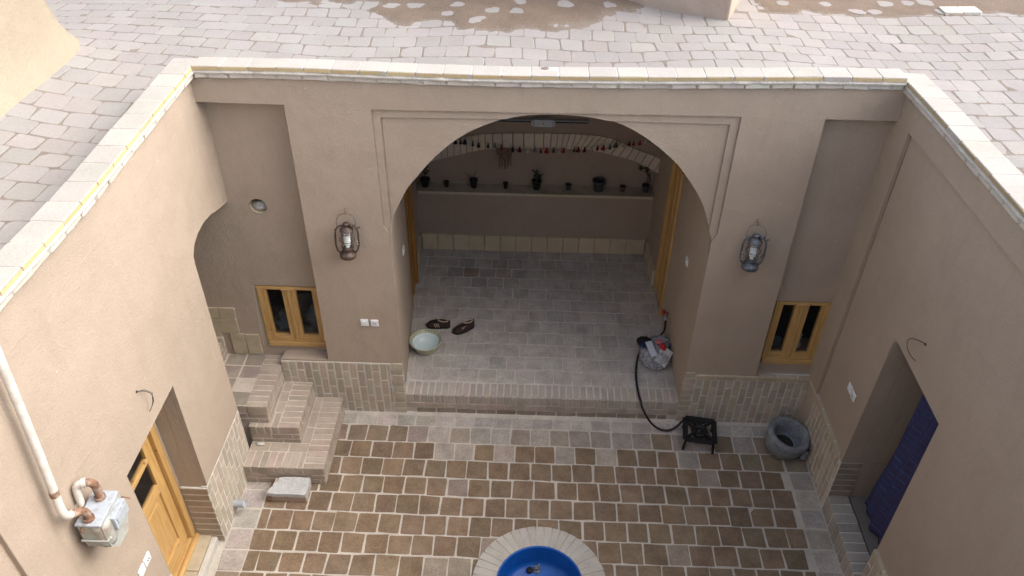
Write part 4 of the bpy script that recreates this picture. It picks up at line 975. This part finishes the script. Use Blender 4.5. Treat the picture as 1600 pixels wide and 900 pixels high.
# --- shoes
def shoe(pos, ang, mirror, label):
    root = empty('shoe', pos, label, 'shoe', 'pair of shoes on the platform'); root.rotation_euler = (0, 0, ang); root.scale = (1, 1.22, 1.22)
    # x = heel -> toe
    L = .285; prof = []
    def half(x):      # half width outline
        t = x/L; return .034 + .012*math.sin(max(0, (t-.25)/.75)*math.pi*.9) - (.0 if t < .9 else (t-.9)*.18) - (0 if t > .06 else (.06-t)*.25)
    g = G(); n = 18; rings = []
    xs = [L*(1-math.cos(math.pi*i/n))/2 for i in range(n+1)]
    for i, x in enumerate(xs):
        t = x/L; w = half(x)*math.sqrt(max(.02, 1-abs(2*t-1)**6)); cy = mirror*.008*math.sin(t*math.pi)
        rings.append([(x, cy-w, 0), (x, cy-w*1.04, .012), (x, cy-w*.98, .024), (x, cy+w*.98, .024), (x, cy+w*1.04, .012), (x, cy+w, 0)])
    vs = [p for r_ in rings for p in r_]; fs = []
    for i in range(n):
        for k in range(6): fs.append((i*6+k, i*6+(k+1) % 6, (i+1)*6+(k+1) % 6, (i+1)*6+k))
    g.add(vs, fs, smooth=True); g.add(rings[0], [tuple(range(6))]); g.add(rings[-1], [tuple(range(6))]); part(g, 'sole', 'sole', root)
    g = G(); rings = []; m = 14
    for i, x in enumerate(xs):
        t = x/L; w = half(x)*math.sqrt(max(.03, 1-abs(2*t-1)**6))*.97; cy = mirror*.008*math.sin(t*math.pi)
        top = .085 if t < .10 else (.085 - (t-.10)*.02 if t < .45 else .078 - (t-.45)*.075)
        top = top*(1 if t < .88 else max(.45, 1-(t-.88)*4.5))
        open_ = sst(.04, .10, t)*(1-sst(.46, .56, t))
        ring = []
        for k in range(m+1):
            s_ = k/m; a_ = math.pi*s_; cx = math.cos(a_)
            y = -cx*w*(1 - .22*math.sin(a_)*(1)) ; z = .02 + (top-.02)*(math.sin(a_)**.55)
            if open_ > 0 and .30 < s_ < .70:    # the foot opening sinks in
                z = lerp(z, .032, open_)
            ring.append((x, cy+y, z))
        rings.append(ring)
    vs = [p for r_ in rings for p in r_]; fs = []
    for i in range(n):
        for k in range(m): fs.append((i*(m+1)+k, i*(m+1)+k+1, (i+1)*(m+1)+k+1, (i+1)*(m+1)+k))
    g.add(vs, fs, smooth=True); g.add(rings[0], [tuple(range(m+1))]); g.add(rings[-1], [tuple(range(m+1))])
    part(g, 'upper', 'shoe', root)
    g = G(); cpts = []
    for k in range(20):
        t = 2*math.pi*k/20; cpts.append((.082 + .058*math.cos(t), .024*math.sin(t), .083 + .004*math.cos(t)))
    g.tube(cpts, .0055, 6, closed=True); part(g, 'collar', 'beige', root)
    g = G()
    for k in range(5):
        x = .148 + k*.019; z = .079 - k*.0035; g.tube([(x, -.02, z-.004), (x+.003, 0, z+.003), (x, .02, z-.004)], .0028, 5)
    part(g, 'lace', 'black_cloth', root)
    for s_ in (-1, 1):
        for k in range(3):
            x = .118 + k*.021; g = G(); w = half(x)*.985 + .0025
            g.add([(x, s_*w, .030), (x+.009, s_*w, .030), (x+.026, s_*(w-.010), .064), (x+.017, s_*(w-.010), .064), (x, s_*(w+.003), .030), (x+.009, s_*(w+.003), .030), (x+.026, s_*(w-.007), .066), (x+.017, s_*(w-.007), .066)],
                  [(0,1,2,3),(4,7,6,5),(0,4,5,1),(1,5,6,2),(2,6,7,3),(3,7,4,0)]); part(g, 'side_stripe', 'beige', root)
    return root
shoe((-.862, 1.095, PZ+.005), R(178), -1, 'dark brown striped shoe, the left one, lying level beside its mate')
shoe((-.585, 1.135, PZ+.005), R(212), 1, 'dark brown striped shoe, the right one, pointing towards the bowl')

# --- plastic bowl
bo = empty('plastic_bowl', (-1.10, .72, PZ+.004), 'round cream plastic bowl of pale water beside the shoes', 'bowl')
g = G(); g.lathe([(.001, 0), (.115, 0), (.122, .008), (.160, .095), (.168, .118), (.182, .122), (.186, .128), (.184, .134), (.178, .134)], n=48); part(g, 'bowl_body', 'bowl_rim', bo)
g = G(); g.lathe([(.178, .1335), (.152, .100), (.150, .098)], n=48); part(g, 'patterned_rim', 'bowl_rim', bo)
g = G(); g.lathe([(.1505, .1005), (.145, .085), (.115, .012), (.001, .010)], n=48); part(g, 'bowl_inside', 'bowl_in', bo)
g = G()
for k in range(30):
    if k % 5 == 4: continue
    t = 2*math.pi*k/30; r0, r1 = .158, .173; w = .045
    P = lambda r, a_: (r*math.cos(a_), r*math.sin(a_), .100 + (r-.150)/.028*.0335 + .0015)
    g.add([P(r0, t-w), P(r0, t+w*.4), P(r1, t+w), P(r1, t-w*.2)], [(0,1,2,3)])
part(g, 'rim_motif', 'bowl_mark', bo)
def watermat():
    m = bpy.data.materials.new('bowl_water'); m.use_nodes = True; p = m.node_tree.nodes['Principled BSDF']
    p.inputs['Base Color'].default_value = (.9, .97, .98, 1); p.inputs['Roughness'].default_value = .02; p.inputs['Transmission Weight'].default_value = 1; p.inputs['IOR'].default_value = 1.15; return m
g = G(); g.lathe([(.001, .075), (.139, .075)], n=40); part(g, 'water', glassy('bowl_water', (.35, .5, .52), .12, .02), bo)

# --- gas ring stove and hose
st_ = empty('gas_stove', (1.852, -.252, 0), 'black iron gas ring stove standing on four legs', 'stove'); st_.rotation_euler = (0, 0, R(-8))
H = .175; e = .148
g = G()
for s_ in (-1, 1):
    g.box((-e, s_*e-.026, H-.026), (e, s_*e+.026, H)); g.box((s_*e-.026, -e, H-.0265), (s_*e+.026, e, H-.001))
part(g, 'top_frame', 'blackmetal', st_, bevel=.004)
for sx in (-1, 1):
    for sy in (-1, 1):
        g = G(); g.tube([(sx*.135, sy*.135, H-.01), (sx*.152, sy*.152, .0)], .014, 8); part(g, 'leg', 'blackmetal', st_)
g = G()
for k in range(4):
    g = G(); t = math.pi/4 + math.pi/2*k; d = Vector((math.cos(t), math.sin(t), 0)); nrm = Vector((-d.y, d.x, 0))
    p0, p1 = d*.07, d*.20
    vs = [p0-nrm*.014, p1-nrm*.014, p1+nrm*.014, p0+nrm*.014]; g.add([(v_.x, v_.y, H-.012) for v_ in vs] + [(v_.x, v_.y, H+.014) for v_ in vs], [(0,3,2,1),(4,5,6,7),(0,1,5,4),(1,2,6,5),(2,3,7,6),(3,0,4,7)])
    part(g, 'pan_support', 'blackmetal', st_, bevel=.003)
for yy in (.095, .118): g = G(); g.box((-.07, yy-.008, H-.016), (.06, yy+.008, H-.004)); part(g, 'cross_bar', 'blackmetal', st_, bevel=.003)
g = G(); g.lathe([(.001, H-.06), (.08, H-.06), (.088, H-.03), (.082, H-.008), (.056, H-.004), (.050, H-.02), (.028, H-.02), (.024, H-.002), (.001, H)], n=28); g.tube([(-.05, .03, H-.045), (-.14, .13, H-.04)], .014, 8); g.tube([(.06, -.03, H-.05), (.10, -.12, H-.05)], .02, 8); part(g, 'burner', 'blackmetal', st_)
ho = empty('gas_hose', (1.60, 1.10, PZ), 'black rubber hose looping from the wall tap over the platform to the stove', 'hose'); O = Vector(ho.location)
HP = [(1.610, 1.075, .56), (1.612, 1.062, .48), (1.600, 1.02, .40), (1.53, .96, .36), (1.44, .90, .40), (1.36, .80, .43), (1.29, .66, .41), (1.245, .50, .345), (1.228, .30, .322), (1.232, .10, .322), (1.245, .0, .318), (1.262, -.06, .27), (1.30, -.10, .21), (1.37, -.13, .11), (1.46, -.15, .045), (1.56, -.15, .03), (1.64, -.13, .07), (1.69, -.11, .125), (1.735, -.105, .15)]
g = G(); g.tube([Vector(p)-O for p in smooth_path(HP, 6)], .0115, 10); part(g, 'hose_run', 'rubber', ho)
g = G(); g.tube([Vector(p)-O for p in ((1.612, 1.075, .53), (1.61, 1.074, .58))], .019, 10); part(g, 'hose_clamp', 'pale_tin', ho)
ta = empty('gas_tap', (xr(1.08), 1.08, .62), 'small red gas tap on the alcove wall beside the door', 'tap')
g = G(); g.tube([(0, 0, .0), (-.045, 0, .0), (-.045, 0, -.045)], .013, 8); part(g, 'tap_body', 'rust', ta)
g = G(); g.box((-.065, -.03, .010), (-.025, .035, .022)); part(g, 'tap_lever', 'red', ta, bevel=.003)
g = G(); g.tube([(0, -.02, .02), (-.03, -.10, .03)], .005, 6); part(g, 'pipe_tail', 'wire', ta)

# --- rubbish bag and what is in and on it
bc = (1.455, .62, PZ)
bg_ = empty('plastic_bag', bc, 'crumpled clear plastic bag of odds and ends by the alcove wall', 'bag')
g = G(); g.blob((0, 0, .10), (.17, .20, .125), 5, amp=.16, fr=2.2, seed=4, sharp=True, flat=.004); part(g, 'bag_skin', 'bagplastic', bg_)
g = G(); g.blob((.06, .17, .14), (.12, .085, .06), 4, amp=.4, fr=3.0, seed=6, sharp=True, flat=.01); part(g, 'bag_neck', 'bagplastic', bg_)
g = G(); g.tube([(.13, -.05, .09), (.155, .02, .14), (.16, .08, .13), (.19, .13, .20)], [.008, .012, .012, .006], 6); part(g, 'bag_handle', 'navy', bg_)
def tb(name, mt, gg, pos, label, cat, rot=(0,0,0), bev=0):
    o = gg.build(name, mt, None, bevel=bev); o.location = pos; o.rotation_euler = rot; tag(o, label, cat); return o
g = G(); g.blob((0, 0, 0), (.085, .075, .055), 4, amp=.25, fr=2.0, seed=1); g.blob((.12, -.01, -.01), (.06, .05, .045), 3, amp=.2, seed=3); tb('black_cloth', 'black_cloth', g, (1.345, .77, PZ+.15), 'bunched black cloth lying on top of the plastic bag', 'cloth')
g = G(); g.box((-.035, -.10, -.006), (.035, .10, .006)); tb('white_packet', 'white_cloth', g, (1.395, .575, PZ+.228), 'white packet showing in the left half of the plastic bag', 'packet', (R(12), R(-8), R(14)), .003)
g = G(); g.box((-.07, -.10, -.012), (.07, .10, .012)); tb('white_carton', 'paper', g, (1.53, .52, PZ+.17), 'flat white carton sticking out of the right side of the bag', 'carton', (R(28), R(30), R(-18)), .002)
g = G(); g.blob((0, 0, 0), (.035, .045, .012), 3, amp=.3, fr=2, seed=2); tb('red_wrapper', 'red', g, (1.525, .60, PZ+.238), 'bright red wrapper inside the plastic bag', 'wrapper', (R(20), R(12), R(10)))
g = G(); g.blob((0, 0, 0), (.045, .035, .015), 3, amp=.3, fr=2, seed=5); tb('pink_wrapper', 'pink', g, (1.49, .69, PZ+.235), 'pink wrapper behind the red one in the plastic bag', 'wrapper')
g = G(); g.blob((0, 0, 0), (.03, .05, .012), 3, amp=.3, fr=2, seed=8); tb('blue_wrapper', 'navy', g, (1.325, .665, PZ+.195), 'navy blue wrapper at the left edge of the plastic bag under the hose', 'wrapper')
g = G(); g.lathe([(.001, 0), (.009, 0), (.010, .05), (.006, .055), (.001, .055)], n=10); o = tb('blue_plug', mat('blue_plastic', (.02, .14, .30), .4, bump=0), g, (-1.262, .205, PZ), 'tiny blue plastic plug at the foot of the left arch pier', 'plug')

# --- stone mortar
mo = empty('stone_mortar', (2.70, -.335, 0), 'rough grey stone mortar in the right corner of the courtyard', 'mortar'); mo.rotation_euler = (R(7), R(5), 0); mo.scale = (1.08, 1.08, 1.04)
g = G(); g.lathe([(.001, 0), (.10, 0), (.135, .02), (.175, .09), (.192, .17), (.200, .25), (.196, .275), (.180, .287), (.158, .286), (.140, .268), (.128, .20), (.118, .13), (.09, .095), (.001, .085)], n=44, wob=.07); part(g, 'stone_bowl', 'stone', mo)
g = G(); g.lathe([(.001, .108), (.09, .106), (.105, .10)], n=28, wob=.1); part(g, 'dark_bottom', 'stonedark', mo)  # near-black disc over the bottom of the bowl

# --- curtain in the right doorway
cu = empty('door_curtain', (3.20, -1.6, 1.1), 'striped dark blue cloth curtain hanging in the right doorway', 'curtain')
g = G(); ny_, nz_ = 90, 40; vs = []
for j in range(nz_+1):
    z = lerp(.23, 2.17, j/nz_)
    for i in range(ny_+1):
        t = i/ny_; y = lerp(-1.16 - .075*(z-.23), -1.97, t)
        x = 3.235 + .018*math.sin(t*30 + 1.6*math.sin(z*1.9)) + .02*noise.noise(Vector((t*4, z*1.5, 0)))*(1.4-z*.4)
        vs.append((x - 3.20, y + 1.6, z - 1.1 + .012*math.sin(t*14)*(1-j/nz_)))
fs = [(j*(ny_+1)+i, j*(ny_+1)+i+1, (j+1)*(ny_+1)+i+1, (j+1)*(ny_+1)+i) for j in range(nz_) for i in range(ny_)]
g.add(vs, fs, smooth=True); o = part(g, 'curtain_cloth', 'cloth', cu); sm = o.modifiers.new('thickness', 'SOLIDIFY'); sm.thickness = .003
g = G(); g.tube([(.035, -.36, 1.085), (.035, .52, 1.085)], .008, 8); part(g, 'curtain_rod', 'wire', cu)

# --- things behind the window panes
g = G(); g.blob((0, 0, 0), (.12, .09, .06), 4, amp=.3, fr=2.2, seed=3, sharp=True); g.blob((.02, .03, .10), (.10, .08, .055), 4, amp=.3, fr=2.2, seed=5, sharp=True); tb('cloth_bundle', 'bluegrey_cloth', g, (-2.46, .31, .98), 'blue-grey folded cloth behind the left pane of the left window', 'cloth')
g = G(); g.lathe([(.001, 0), (.075, 0), (.09, .10), (.11, .20), (.115, .205), (.10, .21), (.07, .24), (.05, .30), (.001, .31)], n=24); tb('cooking_pot', 'bluegrey_cloth', g, (-2.15, .34, .90), 'dull grey covered pot behind the right pane of the left window', 'pot')
g = G(); g.box((-2.95, .26, .80), (-1.7, .40, .89)); g.box((2.2, .20, .80), (3.3, .40, .89)); g.build('inner_sill', 'plaster_in', bw)
g = G(); g.lathe([(.001, 0), (.035, 0), (.04, .05), (.022, .09), (.02, .11), (.03, .13), (.02, .16), (.001, .165)], n=14); g.blob((0, 0, .17), (.03, .025, .02), 2, amp=.4); tb('white_jug', 'white_cloth', g, (2.775, .20, .955), 'small white jug behind the right pane of the right window', 'jug')
g = G(); g.box((-.07, -.03, 0), (.07, .03, .10)); tb('folded_towel', 'bluegrey_cloth', g, (2.545, .23, .95), 'folded grey-green towel behind the left pane of the right window', 'towel', bev=.01)

# --- shelf pots
SZ = 1.1915
def pot(x, r, h, mt, label, plant=None, y=2.775):
    root = empty('flower_pot', (x, y, SZ), label, 'flower pot', 'flower pots on the alcove shelf')
    g = G(); g.lathe([(.001, 0), (r*.68, 0), (r*.72, .004), (r*.94, h*.82), (r*1.06, h*.84), (r*1.08, h), (r*.96, h), (r*.90, h*.86)], n=20); part(g, 'pot_body', mt, root)
    g = G(); g.lathe([(.001, h*.86), (r*.91, h*.86)], n=16); part(g, 'soil', 'soil', root)
    if plant:
        s = G(); l = G(); random.seed(int(x*1000) % 997)
        def leaf(p, d, L_):
            d = Vector(d).normalized(); sd = d.cross(Vector((0, 0, 1)));
            if sd.length < .1: sd = Vector((1, 0, 0))
            sd.normalize(); sd = (sd + Vector((random.uniform(-.4, .4),)*3)).normalized(); p = Vector(p)
            l.add([p, p+d*L_*.5+sd*L_*.26, p+d*L_, p+d*L_*.5-sd*L_*.26], [(0,1,2,3)])
        for (stem, nl, ll) in plant:
            s.tube([(q[0], q[1], q[2]+h*.8) for q in stem], [.004*(1-.5*i/len(stem)) for i in range(len(stem))], 5)
            for k in range(nl):
                t = random.uniform(.35, 1)*(len(stem)-1); i = min(int(t), len(stem)-2); q = Vector(stem[i]).lerp(Vector(stem[i+1]), t-i) + Vector((0, 0, h*.8))
                leaf(q, (random.uniform(-1, 1), random.uniform(-1, .6), random.uniform(-.5, .9)), ll*random.uniform(.7, 1.2))
        part(s, 'stem', 'stem', root)
        if l.v: part(l, 'foliage', 'leaf', root, recalc=False)
    return root
pot(-1.300, .062, .105, 'pot_black', 'black pot with a dark upright plant, leftmost on the shelf', [([(0,0,0), (.0,0,.10), (-.02,0,.19)], 16, .05), ([(0,0,0), (.03,0,.12), (.01,0,.24)], 14, .05)])
pot(-1.03, .033, .075, 'pot_black', 'tiny black pot without a plant, second from the left on the shelf')
pot(-.685, .050, .115, 'pot_black', 'black pot with two bare forked twigs', [([(0,0,0), (-.03,0,.05), (-.115,0,.115)], 1, .02), ([(0,0,0), (.01,0,.06), (.035,0,.15)], 1, .02)])
pot(-.285, .030, .078, 'pot_black', 'tiny black pot without a plant, just left of the bushy plant')
pot(.105, .058, .125, 'pot_black', 'black pot with a small bushy plant in the middle of the shelf', [([(0,0,0), (-.01,0,.08), (-.03,0,.14)], 22, .045), ([(0,0,0), (.02,0,.06), (.05,0,.11)], 22, .045), ([(0,0,0), (.0,-.02,.05), (.01,-.02,.15)], 16, .045)])
pot(.505, .036, .080, 'pot_grey', 'small dull grey pot between the bushy plant and the big bucket pot')
pot(.885, .078, .150, 'pot_grey', 'largest pot, an empty grey bucket shape on the shelf')
pot(1.185, .038, .070, 'pot_brown', 'small brown clay pot with a low green sprout', [([(0,0,0), (.0,0,.03)], 12, .03)])
pot(1.475, .048, .100, 'pot_grey', 'grey pot with a tall drooping plant, rightmost on the shelf', [([(0,0,0), (.0,0,.14), (-.01,-.02,.24), (-.06,-.03,.28), (-.12,-.04,.27)], 34, .05), ([(0,0,0), (.02,0,.1), (.0,0,.2)], 12, .05)])

# --- bead hanging, light fitting, tassel garland (all on the wall over the brick arch)
M['maroon'] = mat('maroon_wool', (.09, .008, .012), .95, var=.15, bump=.5)
M['red_wool'] = mat('red_wool', (.24, .018, .022), .95, var=.15, bump=.5)
M['white_wool'] = mat('white_wool', (.40, .38, .35), .95, var=.1, bump=.5)
M['green_wool'] = mat('grey_green_wool', (.055, .075, .065), .95, var=.1, bump=.5)
M['navy_wool'] = mat('navy_wool', (.015, .012, .03), .95, var=.1, bump=.5)
M['slate_wool'] = mat('slate_wool', (.13, .15, .17), .95, var=.1, bump=.5)
TAS = [(-1.06, 1.95, 'r'), (-1.0, 1.935, 'w'), (-.94, 1.925, 'm'), (-0.88, 1.912, 'k'), (-0.817, 1.916, 'k'), (-0.758, 1.909, 'k'), (-0.677, 1.894, 'g'), (-0.612, 1.882, 'k'), (-0.499, 1.87, 'k'), (-0.419, 1.869, 's'), (-0.33, 1.854, 'r'), (-0.198, 1.838, 'n'), (-0.103, 1.834, 'm'), (-0.019, 1.827, 'w'), (0.07, 1.836, 's'), (0.136, 1.814, 'm'), (0.207, 1.825, 'r'), (0.289, 1.829, 'g'), (0.36, 1.817, 'w'), (0.406, 1.833, 'r'), (0.533, 1.846, 'g'), (0.593, 1.849, 'm'), (0.656, 1.854, 'm'), (0.749, 1.849, 'w'), (0.821, 1.877, 'm'), (0.893, 1.882, 'r'), (0.968, 1.895, 'g'), (1.029, 1.914, 'g'), (1.102, 1.923, 'w'), (1.178, 1.939, 'm'), (1.241, 1.944, 'r'), (1.315, 1.964, 'r'), (1.373, 1.973, 'w')]
ga = empty('tassel_garland', (.15, 2.62, 1.85), 'string of red, white, green and black wool tassels across the brick arch', 'garland'); O = Vector(ga.location)
WM = {'r': 'red_wool', 'm': 'maroon', 'k': 'navy_wool', 'n': 'navy_wool', 'w': 'white_wool', 'g': 'green_wool', 's': 'slate_wool'}
g = G(); g.tube([Vector((t[0], 2.62, t[1]+.035))-O for t in TAS], .0022, 5); part(g, 'cord', 'white_wool', ga)
random.seed(12)
for (x, z, c_) in TAS:
    g = G(); s_ = random.uniform(.75, 1.35); o_ = Vector((x + random.uniform(-.012, .012), 2.62, z + random.uniform(-.008, .006))) - O
    g.lathe([(.001, .030), (.007*s_, .026), (.012*s_, .016), (.008*s_, .008), (.016*s_, -.006), (.024*s_, -.028), (.021*s_, -.032), (.001, -.030)], o_, 10, wob=.5); part(g, 'tassel', WM[c_], ga)
bh = empty('bead_hanging', (-.285, 2.615, 1.83), 'small hanging of strung seed beads under the brick arch', 'wall hanging')
g = G(); g.tube([(-.11, 0, 0), (.105, 0, .012)], .004, 6); g.tube([(-.11, 0, 0), (0, .03, .10), (.105, 0, .012)], .0015, 4); part(g, 'hanging_rod', 'stem', bh)
for k, x in enumerate((-.100, -.072, -.052, -.034, -.012, .006, .028, .044, .066, .094)):
    g = G(); L_ = (.07, .25, .255, .23, .26, .255, .25, .20, .225, .04)[k]; z = 0
    g.tube([(x, 0, 0), (x, 0, -L_)], .0015, 4); q = 0
    while z < L_:
        g.blob((x + random.uniform(-.004, .004), random.uniform(-.004, .004), -z-.012), (.0085, .0085, .010), 1); z += .021; q += 1
    part(g, 'bead_strand', 'pot_brown' if k % 2 else mat('seed_bead', (.12, .075, .045), .5, var=.4, vscale=60, bump=.1, speck=(.3, .26, .2)) , bh)
g = G(); g.tube(smooth_path([(-.10, 0, -.02), (-.05, 0, -.12), (-.0, 0, -.04), (.05, 0, -.13), (.09, 0, -.02)], 4), .004, 5); g.tube(smooth_path([(-.07, 0, -.06), (-.0, 0, -.15), (.07, 0, -.07)], 4), .004, 5); part(g, 'net_loop', 'pot_brown', bh)
lf = empty('light_fitting', (.155, 2.655, 2.185), 'long grey strip light fitting on the wall above the brick arch', 'light fitting')
g = G(); g.box((-.535, -.02, -.018), (.535, .03, .018)); part(g, 'batten', mat('grey_batten', (.36, .375, .39), .4, var=.05, bump=.05), lf, bevel=.004)
g = G(); g.tube([(-.53, -.028, .0), (.53, -.028, .0)], .008, 8); part(g, 'tube', 'wire', lf)
g = G(); outl = [(-.135, -.030), (-.10, -.044), (.10, -.044), (.135, -.030), (.140, 0), (.135, .030), (.10, .044), (-.10, .044), (-.135, .030), (-.140, 0)]
g.slab(outl, [], lambda u, v: (u, -.065, v), lambda u, v: (u, .0, v)); cb = part(g, 'centre_box', mat('pale_grey_box', (.48, .54, .60), .4, var=.03, bump=.05), lf, bevel=.006)
g = G()
for x in (-.115, .115): g.tube([(x + (.012 if x < 0 else -.012), -.067, .018), (x, -.067, .012), (x, -.067, -.012), (x + (.012 if x < 0 else -.012), -.067, -.018)], .003, 5)
g.blob((0, -.066, 0), (.007, .004, .009), 1); part(g, 'catch', 'wire', lf)

# ================================================================== ON THE ROOF
# plastered mass at the upper left: battered, rounded, with a flared foot
ms = G(); nz, na = 26, 120; vs = []
cx, cy, hx, hy = -7.36, -2.26, 3.34, 3.32
for j in range(nz+1):
    z = 3.25 + 2.9*(j/nz)**1.3; rise = max(0, z-3.62)
    fl = .17*math.exp(-max(0, rise)/.14) - .05*rise
    for i in range(na):
        t = 2*math.pi*i/na; p = 14
        c_, s_ = math.cos(t), math.sin(t); rr = (abs(c_)**p + abs(s_)**p)**(-1/p)
        x, y = cx + (hx+fl)*c_*rr, cy + (hy+fl)*s_*rr
        k = .03*noise.noise(Vector((x*.9, y*.9, z*.9))); vs.append((x + k*c_, y + k*s_, z + .12*max(0, j/nz-.8)*0))
fs = [(j*na+i, j*na+(i+1) % na, (j+1)*na+(i+1) % na, (j+1)*na+i) for j in range(nz) for i in range(na)]
ms.add(vs, fs, smooth=True); ms.add(vs[-na:], [tuple(range(na))])
tag(ms.build('plastered_turret', 'sunlit_straw_plaster'), 'large cream plastered mass rising from the roof at the upper left', 'roof structure')
# stair-head block at the top edge of the picture
A = Vector((1.955, 2.085, 0)); B = Vector((.486, 2.655, 0)); d = (B-A).normalized(); n_ = Vector((-d.y, d.x, 0)); n_ = n_ if n_.y > 0 else -n_
sh_ = G(); c0, c1, c2, c3 = A, A + d*3.2, A + d*3.2 + n_*2.2, A + n_*2.2
sh_.add([(q.x, q.y, 3.4) for q in (c0, c1, c2, c3)] + [(q.x, q.y, 5.3) for q in (c0, c1, c2, c3)], [(0,1,5,4),(1,2,6,5),(2,3,7,6),(3,0,4,7),(4,5,6,7),(0,3,2,1)])
tag(sh_.build('stair_head', mat('pinkish_plaster', (.40, .325, .275), .95, var=.05, bump=.6, bdist=.008, bscale=80, bevel=.02, wave=.04, straw=True, spec=.1), bevel=.02), 'pinkish plastered block standing on the roof behind the arch wall', 'roof structure')
g = G(); random.seed(2)
for q in range(2): g.tile(lambda u, v, h: (u, v, zr(u, v)+h), 4.235 + q*.19, 2.42, 4.235 + q*.19 + .187, 2.60, .0, .03, (.52, .50, .46), rad=.01, jit=.003, bev=.004)
tag(g.build('pale_slab', 'coping'), 'pale double paving slab lying alone on the mud patch at the upper right', 'slab')
g = G(); g.blob((.10, .115, 3.865), (.07, .05, .03), 3, amp=.5, fr=4, sharp=True, col=(.20, .17, .15)); tag(g.build('mortar_rubble', 'roofmud'), 'crumbled grey mortar in the gap of the coping above the arch', 'rubble')
